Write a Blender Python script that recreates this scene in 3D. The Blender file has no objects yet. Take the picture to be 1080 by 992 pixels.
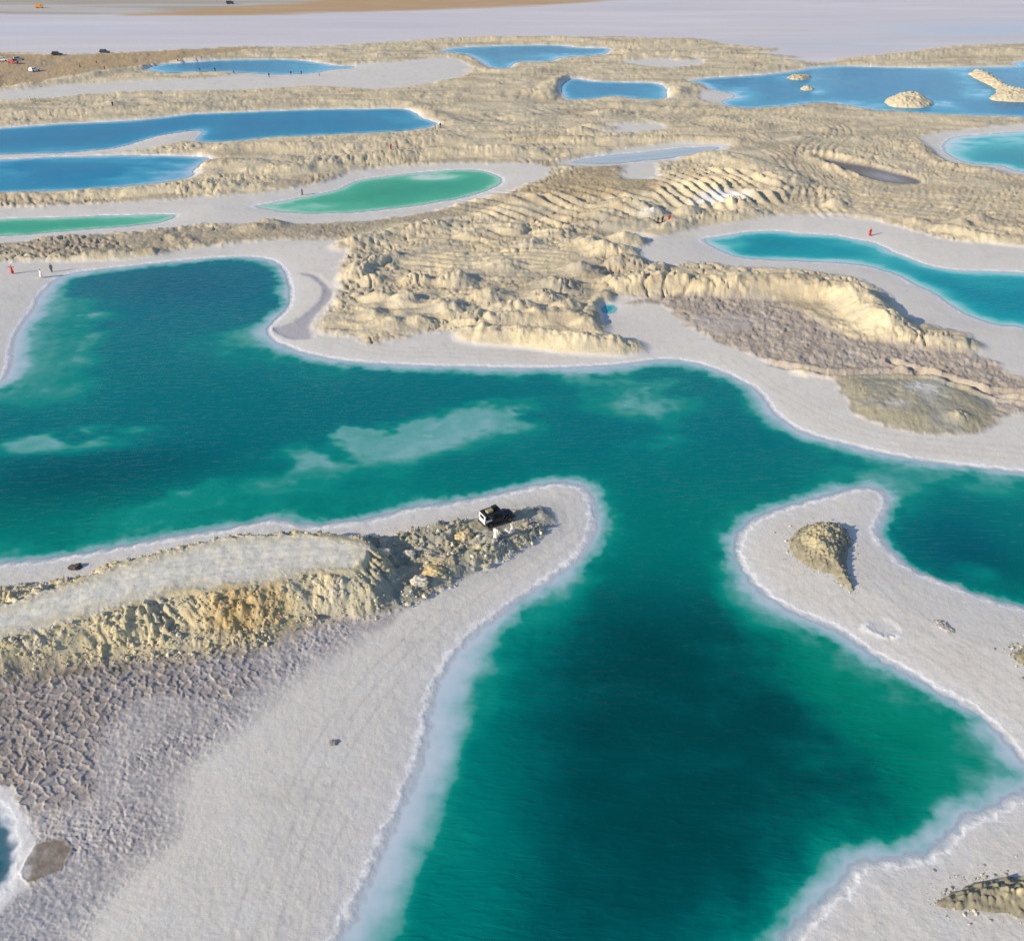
import bpy, bmesh, math, random
import numpy as np
from mathutils import Vector, Matrix

random.seed(7)
rng = np.random.default_rng(7)
SC = bpy.context.scene
COL = SC.collection
R = math.radians

# ------------------------------------------------------------------ camera, sky, sun, exposure
HC, PITCH, F = 60.0, R(31.0), 1000.0          # camera height, pitch down, focal length in photo pixels
CP, SP = math.cos(PITCH), math.sin(PITCH)
YH = 496 - F * math.tan(PITCH)                # row of the horizon
cam = bpy.data.cameras.new('camera')
cam.sensor_width = 36.0
cam.lens = 36.0 * F / 1080.0
cam.clip_start, cam.clip_end = 1.0, 200000.0
cam_ob = bpy.data.objects.new('camera', cam)
cam_ob.location = (0, 0, HC)
cam_ob.rotation_euler = (math.pi / 2 - PITCH, 0, 0)
COL.objects.link(cam_ob)
SC.camera = cam_ob

SUN_EL = R(22.0)
SUN_XY = Vector((-0.87, -0.49)).normalized()
world = bpy.data.worlds.new('World')
SC.world = world
world.use_nodes = True
nt = world.node_tree
sky = nt.nodes.new('ShaderNodeTexSky')
sky.sky_type = 'NISHITA'
sky.sun_disc = False
sky.sun_elevation = SUN_EL
sky.sun_rotation = math.atan2(SUN_XY.x, SUN_XY.y)
sky.altitude = 2700
sky.air_density = 1.0
sky.dust_density = 0.6
sky.ozone_density = 1.0
nt.links.new(sky.outputs[0], nt.nodes['Background'].inputs[0])
nt.nodes['Background'].inputs[1].default_value = 0.13
sun = bpy.data.lights.new('sun', 'SUN')
sun.energy = 3.9
sun.angle = R(0.6)
sun.color = (1.0, 0.87, 0.64)
sun_ob = bpy.data.objects.new('sun', sun)
sd_ = Vector((SUN_XY.x * math.cos(SUN_EL), SUN_XY.y * math.cos(SUN_EL), math.sin(SUN_EL)))
sun_ob.rotation_euler = (-sd_).to_track_quat('-Z', 'Y').to_euler()
COL.objects.link(sun_ob)
SC.view_settings.view_transform = 'Standard'
SC.view_settings.look = 'None'
SC.view_settings.exposure = 0.60
SC.view_settings.gamma = 1.0
SC.view_settings.use_curve_mapping = False
SC.cycles.max_bounces = 5
SC.cycles.transparent_max_bounces = 6
SC.cycles.caustics_reflective = False
SC.cycles.caustics_refractive = False

# ------------------------------------------------------------------ ground chart <-> world
def to_world(px, py):
    r = (np.asarray(px, np.float64) - 540) / F
    d = (np.asarray(py, np.float64) - 496) / F
    t = HC / (SP + d * CP)
    return t * r, t * (CP - d * SP)

def to_chart(X, Y):
    X = np.asarray(X, np.float64); Y = np.asarray(Y, np.float64)
    dep = Y * CP + HC * SP                     # depth along the view axis of a ground point
    dn = -Y * SP + HC * CP
    # down component
    dd = (HC * CP - Y * SP) / dep
    return 540 + F * X / dep, 496 + F * dd

def lift(pts, h):
    """ground position of traced points that stand h metres above the ground"""
    k = CP * CP / HC
    return [(x, y + h * k * (y - YH)) for x, y in pts]

def spline(pts, n=4, closed=True):
    P = np.array(pts, float); N = len(P); out = []
    for i in range(N if closed else N - 1):
        if closed:
            p0, p1, p2, p3 = P[(i - 1) % N], P[i], P[(i + 1) % N], P[(i + 2) % N]
        else:
            p0, p1, p2, p3 = P[max(i - 1, 0)], P[i], P[i + 1], P[min(i + 2, N - 1)]
        for k in range(n):
            t = k / n
            out.append(0.5 * (2 * p1 + (p2 - p0) * t + (2 * p0 - 5 * p1 + 4 * p2 - p3) * t * t + (3 * p1 - p0 - 3 * p2 + p3) * t ** 3))
    if not closed: out.append(P[-1])
    return np.array(out)

def wpoly(pts, n=3, closed=True):
    s = spline(pts, n, closed)
    s[:, 1] = np.maximum(s[:, 1], YH + 3)
    x, y = to_world(s[:, 0], s[:, 1])
    return np.stack([x, y], 1)

def sdf(poly, X, Y, far=30.0):
    """signed distance in metres to a closed world polygon (negative inside), clamped at +far"""
    X = np.asarray(X, np.float32); Y = np.asarray(Y, np.float32)
    out = np.full(X.shape, far, np.float32)
    lo = poly.min(0) - far; hi = poly.max(0) + far
    idx = np.nonzero((X > lo[0]) & (X < hi[0]) & (Y > lo[1]) & (Y < hi[1]))[0]
    if len(idx) == 0: return out
    x = X[idx]; y = Y[idx]
    d2 = np.full(x.shape, 1e12, np.float32); ins = np.zeros(x.shape, bool)
    P = poly.astype(np.float32); Q = np.roll(P, -1, 0)
    for (ax, ay), (bx, by) in zip(P, Q):
        ex, ey = bx - ax, by - ay
        L = ex * ex + ey * ey
        if L < 1e-9: continue
        wx = x - ax; wy = y - ay
        t = np.clip((wx * ex + wy * ey) / L, 0, 1)
        np.minimum(d2, (wx - t * ex) ** 2 + (wy - t * ey) ** 2, out=d2)
        if ay != by:
            c = ((ay <= y) != (by <= y))
            ci = np.nonzero(c)[0]
            if len(ci):
                xi = ax + (y[ci] - ay) / (by - ay) * ex
                k = ci[x[ci] < xi]
                ins[k] = ~ins[k]
    d = np.sqrt(d2)
    d[ins] *= -1
    out[idx] = np.minimum(d, far)
    return out

def line_dist(line, X, Y, far=25.0):
    """distance to an open polyline, and the parameter 0..1 along it"""
    out = np.full(X.shape, far, np.float32); par = np.zeros(X.shape, np.float32)
    lo = line.min(0) - far; hi = line.max(0) + far
    idx = np.nonzero((X > lo[0]) & (X < hi[0]) & (Y > lo[1]) & (Y < hi[1]))[0]
    if len(idx) == 0: return out, par
    x = X[idx]; y = Y[idx]
    d2 = np.full(x.shape, 1e12, np.float32); pr = np.zeros(x.shape, np.float32)
    seg = np.linalg.norm(np.diff(line, axis=0), axis=1); cum = np.concatenate([[0], np.cumsum(seg)]); tot = cum[-1]
    for i in range(len(line) - 1):
        ax, ay = line[i]; ex, ey = line[i + 1] - line[i]
        L = ex * ex + ey * ey
        if L < 1e-9: continue
        t = np.clip(((x - ax) * ex + (y - ay) * ey) / L, 0, 1)
        dd = (x - ax - t * ex) ** 2 + (y - ay - t * ey) ** 2
        m = dd < d2
        d2[m] = dd[m]; pr[m] = ((cum[i] + t * seg[i]) / tot)[m]
    out[idx] = np.minimum(np.sqrt(d2), far); par[idx] = pr
    return out, par

def sstep(a, b, v):
    t = np.clip((v - a) / (b - a), 0, 1)
    return t * t * (3 - 2 * t)

# ------------------------------------------------------------------ noise
def _h(ix, iy, s):
    h = (ix.astype(np.uint32) * np.uint32(374761393) + iy.astype(np.uint32) * np.uint32(668265263) + np.uint32(s * 2654435761 & 0xffffffff))
    h = (h ^ (h >> np.uint32(13))) * np.uint32(1274126177)
    h = (h ^ (h >> np.uint32(15))) * np.uint32(2246822519)
    return h ^ (h >> np.uint32(16))

def perlin(x, y, s=0):
    x = np.asarray(x, np.float64); y = np.asarray(y, np.float64)
    x0 = np.floor(x); y0 = np.floor(y)
    fx = (x - x0).astype(np.float32); fy = (y - y0).astype(np.float32)
    ix = x0.astype(np.int64); iy = y0.astype(np.int64)
    u = fx * fx * fx * (fx * (fx * 6 - 15) + 10); v = fy * fy * fy * (fy * (fy * 6 - 15) + 10)
    def g(dx, dy):
        a = _h(ix + dx, iy + dy, s).astype(np.float32) * np.float32(2 * math.pi / 4294967296.0)
        return np.cos(a) * (fx - dx) + np.sin(a) * (fy - dy)
    a = g(0, 0); b = g(1, 0); c = g(0, 1); d = g(1, 1)
    return ((a + u * (b - a)) * (1 - v) + (c + u * (d - c)) * v) * 1.4

def fbm(x, y, s=0, o=4, gain=0.5):
    t = 0; a = 1.0; n = 0
    for k in range(o):
        t = t + a * perlin(x * 2 ** k + 17.3 * k, y * 2 ** k - 9.1 * k, s + k); n += a; a *= gain
    return t / n * 1.5

def ridged(x, y, s=0, o=4):
    t = 0; a = 1.0; n = 0
    for k in range(o):
        t = t + a * (1 - np.abs(perlin(x * 2 ** k + 5.3 * k, y * 2 ** k + 3.7 * k, s + k)) * 2); n += a; a *= 0.5
    return t / n

def worley(x, y, s=0):
    x = np.asarray(x, np.float64); y = np.asarray(y, np.float64)
    ix = np.floor(x).astype(np.int64); iy = np.floor(y).astype(np.int64)
    f1 = np.full(x.shape, 9.0, np.float32); f2 = f1.copy(); cid = np.zeros(x.shape, np.float32)
    for dx in (-1, 0, 1):
        for dy in (-1, 0, 1):
            h = _h(ix + dx, iy + dy, s)
            jx = (h & np.uint32(0xffff)).astype(np.float32) / 65535.0
            jy = (h >> np.uint32(16)).astype(np.float32) / 65535.0
            d = np.hypot((ix + dx + jx * 0.9 + 0.05 - x), (iy + dy + jy * 0.9 + 0.05 - y)).astype(np.float32)
            m = d < f1
            f2 = np.where(m, f1, np.minimum(f2, d)); cid = np.where(m, jx, cid); f1 = np.where(m, d, f1)
    return f1, f2, cid

# ------------------------------------------------------------------ traced outlines (photo pixels on the ground)
LAKES = {}
LAKES['main'] = [(-30,408),(0,400),(6,388),(10,372),(14,354),(20,340),(31,328),(41,312),(53,299),(64,291),(85,286),(115,282),(155,278),(200,273),(240,271),(270,271),(288,274),
 (300,283),(306,298),(309,312),(304,326),(292,338),(285,347),(288,355),(300,362),(320,370),(345,376),(375,380),(400,382),(440,384),(500,386),(560,387),(600,386),
 (640,384),(670,381),(700,378),(730,381),(755,388),(775,397),(795,408),(808,420),(818,433),(832,445),(850,455),(880,464),(920,474),(960,482),(1000,488),(1040,492),
 (1080,497),(1180,512),(1290,550),(1280,620),(1200,655),(1130,655),(1080,643),(1050,636),(1020,625),(1000,617),(975,608),(955,597),(940,585),(928,572),(922,560),(925,548),(932,535),
 (932,525),(925,518),(912,516),(895,518),(870,525),(845,532),(820,540),(800,548),(788,558),(782,568),(780,580),(783,593),(791,606),(800,617),(815,629),(835,641),(855,650),
 (880,660),(900,672),(925,690),(950,703),(975,717),(1000,731),(1025,745),(1045,760),(1065,780),(1080,798),(1095,812),(1102,825),(1095,833),(1080,839),(1065,848),(1045,858),
 (1020,868),(1005,885),(990,897),(975,905),(950,910),(925,911),(905,918),(895,935),(880,948),(860,965),(845,983),(836,994),(800,1040),(770,1100),(740,1180),(720,1300),(560,1350),(300,1300),
 (285,1150),(320,1050),(350,992),(362,975),(372,955),(385,925),(400,890),(415,860),(428,830),(436,810),(444,780),(448,760),(450,745),(457,722),(468,703),(480,684),(500,665),
 (522,648),(545,631),(570,615),(593,599),(610,585),(620,568),(624,550),(623,533),(618,520),(608,513),(585,511),(560,515),(530,522),(500,528),(470,533),(437,537),(415,543),(391,549),
 (360,553),(330,556),(310,554),(284,550),(255,556),(233,560),(183,568),(117,580),(43,592),(0,596),(-150,615),(-500,640),(-560,560),(-500,450),(-200,425)]
LAKES['corner'] = [(-60,850),(-20,843),(0,847),(8,862),(16,885),(16,908),(8,930),(0,943),(-30,960),(-70,930)]
LAKES['right_teal'] = [(741,253),(758,249),(788,244.5),(818,243.5),(847,246),(877,248),(907,253),(924,257),(942,265),(962,273),(982,280),(1005,284),(1025,285),(1080,287),(1200,300),(1300,330),
 (1280,380),(1150,365),(1080,347),(1054,344),(1025,335),(997,320),(986,311),(965,301),(944,290),(918,282),(893,279),(858,277),(812,275),(778,272),(758,264)]
LAKES['green'] = [(266,218),(290,213),(320,207),(350,201),(372,192),(400,187),(430,183),(460,180),(495,179),(515,181),(528,186),(532,190),(525,196),(510,203),(488,209),(460,214),(430,219),(400,222),(360,225),(330,226),(300,225),(283,222)]
LAKES['green_left'] = [(-200,236),(-80,234),(0,231),(60,229),(120,227),(170,226),(186,227),(176,233),(155,237),(110,241),(60,245),(30,248),(0,250),(-100,258),(-200,262)]
LAKES['long_blue'] = [(-200,142),(0,135),(60,131),(140,127),(200,121),(260,118),(320,116),(380,115),(420,115),(435,118),(445,124),(458,128),(462,131),(450,135),(430,138),(380,141),(330,143),(280,146),(250,149),(225,150),(208,149),(207,145),(212,139),(200,138.5),(167,144),(140,152),(117,157),(67,162),(0,163),(-200,168)]
LAKES['lower_blue'] = [(-200,176),(0,168),(40,166),(110,164),(160,164),(200,165),(222,167),(214,173),(205,180),(200,187),(167,194),(117,198),(67,202),(0,204),(-200,215)]
LAKES['far_left'] = [(153,72),(165,69),(180,67),(227,64),(267,62.7),(307,63),(333,66),(353,69),(376,71),(350,74),(333,77),(293,79),(260,77),(217,76),(180,77),(160,75)]
LAKES['far_middle'] = [(463,54),(487,50),(510,49),(547,48),(587,48),(613,50.5),(640,51),(643,55),(627,59),(593,61),(580,65),(547,66),(537,72),(523,72),(510,68),(503,62),(487,57)]
LAKES['small_blue'] = [(593,88),(607,83.5),(627,86),(660,87),(693,88),(703,94),(702,104),(677,105),(650,102),(627,104),(600,105),(592,100)]
LAKES['big_blue'] = [(727,85),(753,82),(803,79),(830,76),(860,71),(893,70),(953,71.5),(1020,71),(1070,70),(1082,65),(1250,60),(1330,95),(1250,135),(1080,124),(1040,122),(1000,121),(960,119),(920,116),(895,112),(865,109),(830,112),(800,114),(770,112.5),(760,107),(772,103),(770,99),(752,95),(738,88)]
LAKES['far_right'] = [(998,149),(1008,145),(1030,142),(1080,139),(1200,135),(1260,160),(1200,195),(1080,182),(1053,175),(1020,172),(1005,166),(993,157)]
LAKES['thin_pool'] = [(600,171),(640,164),(680,160),(720,156),(758,155),(748,162),(715,166),(680,170),(640,173)]
LAKES['cove_pond'] = [(632,326),(636,322),(643,320.5),(650,322),(653,326),(650,330),(643,331.5),(635,330)]
LAKE_W = {'main': 2.3, 'corner': 1.2, 'right_teal': 2.5, 'green': 2.0, 'green_left': 2.0, 'long_blue': 2.0, 'lower_blue': 2.5, 'far_left': 3.0, 'far_middle': 3.0, 'small_blue': 2.5, 'big_blue': 3.0, 'far_right': 4.0, 'thin_pool': 7.0, 'cove_pond': 1.0}

SALT = [
 # beach round the head of the main lake, tongue and long beach to the right
 [(-300,300),(0,281),(40,279),(80,279),(110,276),(170,270),(230,262),(290,257),(350,257),(361,268),(352,284),(351,300),(349,314),(338,332),(327,343),(333,354),(372,362),(384,369),(420,363),(450,356),(490,356),(520,363),(560,371),(620,374),(662,372),(667,364),(650,356),(630,346),(625,336),(627,326),(638,318),(662,317),(690,321),(702,326),(715,338),(725,347),(750,360),(780,372),(820,388),(850,398),(878,405),(880,414),(893,425),(895,437),(920,448),(950,457),(990,461),(1035,459),(1050,450),(1080,441),(1250,430),(1300,520),(1080,530),(860,500),(700,420),(400,410),(100,410),(-300,430)],
 [(690,256),(715,250),(740,243),(760,239),(800,233),(850,230),(885,231),(920,236),(950,244),(985,253),(1015,259),(1080,261),(1250,268),(1300,430),(1080,398),(1060,387),(1033,376),(1030,365),(1028,354),(990,346),(962,336),(944,314),(910,296),(870,289),(830,284),(770,281),(725,277),(700,284),(682,272)],
 [(-250,224),(0,222),(100,218),(200,212),(260,208),(300,203),(350,193),(370,184),(420,178),(480,175),(540,175),(568,176),(571,186),(555,195),(520,208),(480,218),(430,228),(380,234),(320,237),(260,236),(210,237),(160,243),(100,247),(50,251),(20,255),(0,258),(-250,268)],
 [(768,500),(945,500),(970,590),(1100,630),(1400,650),(1400,1400),(780,1400),(820,990),(900,900),(1000,860),(1085,836),(1080,795),(900,690),(768,610)],
 # the left spit (overlaid further down by rubble, road and crust)
 [(-700,600),(0,590),(200,555),(400,535),(600,500),(640,520),(635,580),(480,720),(440,850),(370,1000),(260,1300),(-700,1400)],
 [(-150,104),(0,98),(60,92),(130,88),(180,86),(230,83),(255,79),(300,79),(370,69),(420,67),(470,62),(495,72),(490,80),(445,90),(390,95),(330,92),(280,95),(220,97),(130,98),(60,104),(0,107),(-150,110)],
 [(975,148),(990,142),(1020,138.5),(1080,134),(1300,130),(1300,200),(1080,186),(1050,178),(1018,176),(1000,171),(985,158)],
 [(592,172),(617,168),(640,162),(680,157),(720,153),(765,153),(760,161),(745,167),(715,169),(680,173),(650,176),(610,176)],
 [(630,140),(640,134),(690,133),(700,137),(660,141)],
 [(657,176),(688,172),(692,178),(686,190),(664,190),(660,183)],
 [(742,212),(760,205),(782,208),(778,216),(750,217)],
 [(645,242),(690,248),(745,250),(745,262),(700,272),(660,268),(680,258)],
 [(745,95),(775,97),(786,103),(770,109),(742,107)],
 [(660,66),(730,63),(735,70),(690,72)],
 [(-200,168),(0,163),(67,162),(117,157),(140,152),(167,143),(200,137),(215,138),(207,148),(190,150),(150,158),(110,162),(40,166),(-200,177)],
]
# far salt flat: everything beyond this line
FLAT = [(-900,50),(-300,52),(0,56),(60,58),(120,57),(200,53),(260,50),(285,51),(340,50),(400,46),(480,43),(540,40.5),(600,39.5),(700,41),(742,42),(760,47),(800,51),(826,53),(810,57),(785,60),(830,64),(868,67),(900,64),(950,57),(1000,50),(1080,47),(1400,44),(2200,42),(2600,-92),(-1500,-92)]

ROADTOP = lift([(-300,720),(-120,690),(0,648),(50,630),(100,614),(133,600),(200,584),(233,574),(280,570),(320,568),(360,570),(384,578),(386,592),(374,605),(340,604),(300,612),(233,623),(183,628),(150,637),(100,650),(50,663),(0,676),(-120,720),(-300,770)], 2.6)
RUBBLE = [(-300,790),(-120,750),(0,722),(60,710),(130,704),(200,697),(255,690),(290,680),(345,660),(400,655),(440,640),(480,620),(520,602),(555,582),(578,562),(586,548),(575,537),(545,538),(500,548),(450,556),(400,570),(350,577),(290,577),(233,585),(183,592),(120,603),(60,614),(0,622),(-120,650),(-300,690)]
CRUST = [(-300,770),(-100,735),(0,705),(60,696),(130,688),(200,680),(262,672),(300,660),(350,645),(405,640),(436,640),(400,672),(350,706),(320,726),(275,768),(242,795),(212,820),(203,850),(203,880),(185,903),(152,927),(122,960),(102,992),(60,1050),(-100,1200),(-400,1200)]
BROWN = [(655,322),(700,315),(760,312),(815,318),(850,332),(875,350),(900,360),(1000,369),(1050,385),(1080,401),(1250,420),(1250,440),(1080,440),(1050,450),(1035,459),(990,461),(950,457),(920,448),(895,437),(893,425),(880,414),(878,405),(850,398),(820,388),(780,372),(750,360),(725,347),(705,330),(690,323)]
LOBE = [(878,408),(900,398),(940,400),(985,398),(1010,408),(1045,425),(1052,440),(1030,455),(990,459),(950,455),(920,446),(897,437),(893,424)]
PINKPAN = [(725,340),(750,334),(790,336),(800,345),(775,354),(745,353)]
TANPLAIN = [(-400,54),(0,58),(60,59.5),(120,58.5),(200,54.5),(260,51.5),(285,53),(250,58),(200,64),(150,71),(100,78),(50,86),(0,94),(-400,108)]
ORANGE = [(120,17),(200,12),(260,7),(360,0),(450,-6),(700,-9),(650,1),(560,7),(480,11),(360,14),(240,17),(150,18.5)]
DESERT = [(-900,12),(0,16),(80,17),(150,15),(260,8),(360,2),(450,-4),(640,-6),(800,-4),(1080,-6),(1500,-8),(2500,-94),(-1500,-94)]
BROWNBAND = [(-200,262),(0,258),(50,252),(110,249),(200,243),(280,240),(360,238),(430,231),(480,222),(520,213),(545,205),(540,215),(500,230),(450,238),(400,243),(370,252),(350,256),(280,255),(220,261),(160,268),(80,276),(0,272),(-200,285)]
BROWN2 = [(575,190),(620,178),(660,175),(650,190),(690,192),(700,205),(640,212),(580,208),(545,205)]
STAIN = [(315,289),(333,290),(352,307),(350,317),(335,333),(328,347),(331,357),(307,358),(290,350),(290,345),(310,340),(333,323),(342,307),(330,294)]
PIT = [(863,167),(905,174),(950,184),(972,192),(953,197),(918,190),(885,179)]
PLATE = [(25,908),(34,893),(52,885),(70,888),(76,898),(68,914),(48,928),(30,930),(22,920)]

# ridges: trace of the crest's ground line, half width (m), height (m), lumpiness, ends taper
RIDGES = [
 ([(655,303),(700,304),(760,307),(830,309),(880,316),(908,328),(925,345),(950,358)], 5.5, 3.0, 0.35, 1.6),
 ([(945,360),(980,364),(1020,367)], 3.6, 1.6, 0.5, 1.2),
 ([(500,356),(560,361),(600,366),(640,368),(662,368)], 4.0, 1.9, 0.6, 1.5),
 ([(510,345),(560,338),(600,338),(625,348)], 4.0, 1.5, 0.7, 1.2),
 ([(88,274),(130,272),(167,268)], 2.6, 1.3, 0.8, 2.5),
 ([(-100,214),(0,210),(100,207),(170,203),(235,199),(270,199)], 5.0, 2.2, 0.6, 1.2),
 ([(222,175),(260,176),(310,182),(340,176),(400,170),(450,166),(490,163),(560,162)], 7.0, 3.2, 0.6, 1.2),
 ([(222,163),(260,158),(320,158),(400,156),(480,148)], 6.0, 2.2, 0.6, 1.2),
 ([(-50,126),(40,122),(120,118),(200,113),(320,109),(420,110),(450,118),(470,127)], 5.0, 1.6, 0.7, 1.2),
 ([(0,97),(60,89),(110,80),(140,74),(175,68),(230,61),(280,54)], 4.5, 2.2, 0.5, 1.2),
 ([(560,149),(640,151),(700,149),(760,150),(790,152)], 5.0, 2.2, 0.4, 1.0),
 ([(735,165),(770,172),(810,186),(835,200)], 9.0, 3.5, 0.2, 1.6),
 ([(575,104),(582,92),(592,86),(606,82)], 6.0, 2.6, 0.5, 1.2),
 ([(712,103),(720,94),(735,95)], 6.0, 3.0, 0.7, 2.0),
 ([(500,76),(510,75),(540,78),(600,70)], 6.0, 1.8, 0.5, 1.2),
 ([(440,45),(500,43),(600,43),(660,48),(740,45)], 7.0, 2.4, 0.7, 1.2),
 ([(895,66),(950,62),(1010,58),(1080,56),(1250,54)], 9.0, 3.2, 0.5, 1.2),
 ([(640,64),(700,60),(760,60),(830,62)], 8.0, 2.4, 0.7, 1.2),
 ([(740,80),(800,75),(850,70)], 6.0, 2.2, 0.7, 1.2),
 ([(970,155),(975,163),(990,173),(1010,178),(1050,183)], 4.0, 1.6, 0.5, 1.2),
 ([(985,242),(1020,250),(1050,256),(1120,262)], 3.5, 1.5, 0.8, 1.2),
 ([(690,248),(730,238),(770,233),(800,228)], 3.5, 1.6, 0.8, 1.2),
 ([(640,240),(660,243),(690,240)], 4.5, 1.7, 0.5, 1.2),
 ([(330,105),(420,101),(500,98)], 5.0, 1.2, 0.6, 1.0),
 ([(640,112),(720,118),(800,120),(870,117)], 6.0, 1.8, 0.5, 1.2),
 ([(365,262),(420,250),(470,240)], 4.5, 1.4, 0.9, 1.2),
 ([(372,300),(385,285),(420,272)], 4.0, 1.5, 0.9, 1.2),
 ([(640,312),(632,322),(622,335),(628,347)], 2.4, 1.3, 0.5, 1.0),
 ([(700,285),(680,295),(655,300)], 3.0, 1.4, 0.6, 1.0),
]
# loose heaps (px, py, radius m, height m)
HEAPS = [(400,318,3,1.2),(428,322,3,1.3),(470,330,3.5,1.3),(440,300,3,1.2),(395,335,2.5,.9),(520,318,4,1.4),(548,332,4,1.6),(480,300,3.5,1.3),(590,305,4,1.6),(612,290,4,1.8),(640,268,5,2.2),
 (660,258,4,2.),(620,262,4,1.6),(600,330,3.5,1.4),(575,318,4,1.4),(668,282,3,1.1),(655,280,4,1.5),(560,262,4,1.1),(530,285,4,1.2),(500,342,3,1.2),(395,300,3,1.1),(415,345,3,1.),(440,344,2.5,1.),
 (660,226,6,2.),(690,232,4,1.4),(640,232,5,1.6),(845,150,4,1.4),(870,140,4,1.6),(905,150,4,1.5),(640,122,6,2.),(555,126,6,1.8),(610,142,5,2.4),(630,137,5,2.),(480,130,5,1.2),(490,118,5,1.2),
 (300,170,5,1.8),(345,178,5,2.2),(265,182,4,1.2),(270,245,4,1.2),(285,240,4,1.2),(725,228,4,1.4),(780,222,4,1.5),(1030,236,3,1.2),(1010,240,3,1.2),(965,238,3,.9),(880,220,3,1.2),(870,205,4,1.4),
 (160,108,4,1.6),(118,112,4,1.6),(250,112,4,1.1),(760,128,5,1.4),(800,134,5,1.2),(560,98,5,1.6),(520,92,5,1.2),(600,52,5,2.),(660,56,6,2.2),(720,64,5,2.),(770,58,5,2.),(450,52,4,2.2),(400,60,4,1.6),(345,60,4,1.4),
 (850,395,2,.5),(1010,445,2,.5),(500,250,4,.9),(540,245,4,.9),(585,250,4,1.1)]
# ploughed ground: area, chart direction, spacing m, amplitude m
FURROWS = [
 ([(425,262),(470,240),(560,240),(640,250),(645,265),(590,282),(520,300),(450,305),(425,285)], (200, 12), 2.7, 0.42),
 ([(470,222),(560,196),(640,200),(700,212),(690,240),(600,245),(520,238)], (150, 42), 3.6, 0.75),
 ([(690,190),(745,180),(815,192),(834,212),(790,224),(700,222)], (70, 36), 3.0, 1.15),
 ([(400,300),(470,310),(560,300),(600,330),(520,345),(420,340)], (200, -14), 2.4, 0.40),
 ([(840,190),(900,200),(1080,215),(1200,240),(1080,256),(960,238),(860,228)], (200, 26), 3.2, 0.30),
 ([(840,205),(880,205),(905,222),(870,232),(845,225)], (40, 60), 1.8, 0.30),
 ([(560,290),(660,288),(690,296),(640,305),(560,305)], (200, 6), 2.0, 0.25),
]
# tracks worn into the clay by machines
TRACKS = [[(900,262),(960,245),(1040,240),(1120,246)], [(850,215),(930,218),(1010,232),(1100,252)], [(600,118),(680,116),(780,126),(850,140)], [(420,135),(500,128),(580,120),(660,112)], [(250,106),(400,105),(520,100),(600,108)], [(880,195),(960,200),(1050,214),(1130,226)], [(400,312),(480,310),(570,312),(640,300)], [(370,270),(450,262),(540,258),(640,262)],
 [(560,107),(650,110),(740,114),(820,121),(870,132),(880,145),(860,160),(870,185),(930,205),(1080,225)], [(870,140),(905,155),(960,168),(1030,185),(1120,200)], [(840,172),(860,195),(900,215),(1000,226),(1100,240)],
 [(330,104),(480,107),(620,109)], [(790,150),(830,165),(850,190),(845,215)], [(380,300),(450,296),(560,297),(680,292)], [(850,128),(930,132),(1000,134),(1100,131)], [(640,118),(700,126),(770,138),(840,170)]]

# wheel trails over the white beaches
TRAILS = [[(890,640),(930,676),(985,712),(1040,752),(1100,800)], [(905,600),(960,655),(1010,690),(1080,735)], [(470,655),(420,700),(370,760),(320,850),(280,950),(250,1050)], [(340,352),(400,370),(480,374),(600,380)], [(770,380),(830,420),(920,462),(1080,480)], [(620,560),(590,585),(540,620),(480,665)]]
# ground driven smooth: chart centre and radii
SMOOTH = [(90,74,170,18),(970,222,120,28),(900,130,160,12),(620,108,150,8),(520,118,60,10),(300,107,170,6),(480,262,80,20),(540,285,60,12),(790,172,60,14,15),(380,250,60,12),(640,196,60,14),(520,92,60,6),(330,250,60,8),(700,290,30,5),(300,160,50,10)]
FW = wpoly(FLAT, 2)
LW = {k: wpoly(v, 4) for k, v in LAKES.items()}
SW = [wpoly(p, 3) for p in SALT]

def splat(PX, PY, cx, cy, rx, ry, ang=0.0):
    c, s = math.cos(R(ang)), math.sin(R(ang))
    dx = PX - cx; dy = PY - cy
    u = (dx * c + dy * s) / rx; v = (-dx * s + dy * c) / ry
    return np.exp(-(u * u + v * v))

def mixc(C, m, c):
    m = np.clip(m, 0, 1)[:, None]
    return C * (1 - m) + np.array(c, np.float32)[None, :] * m

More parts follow.
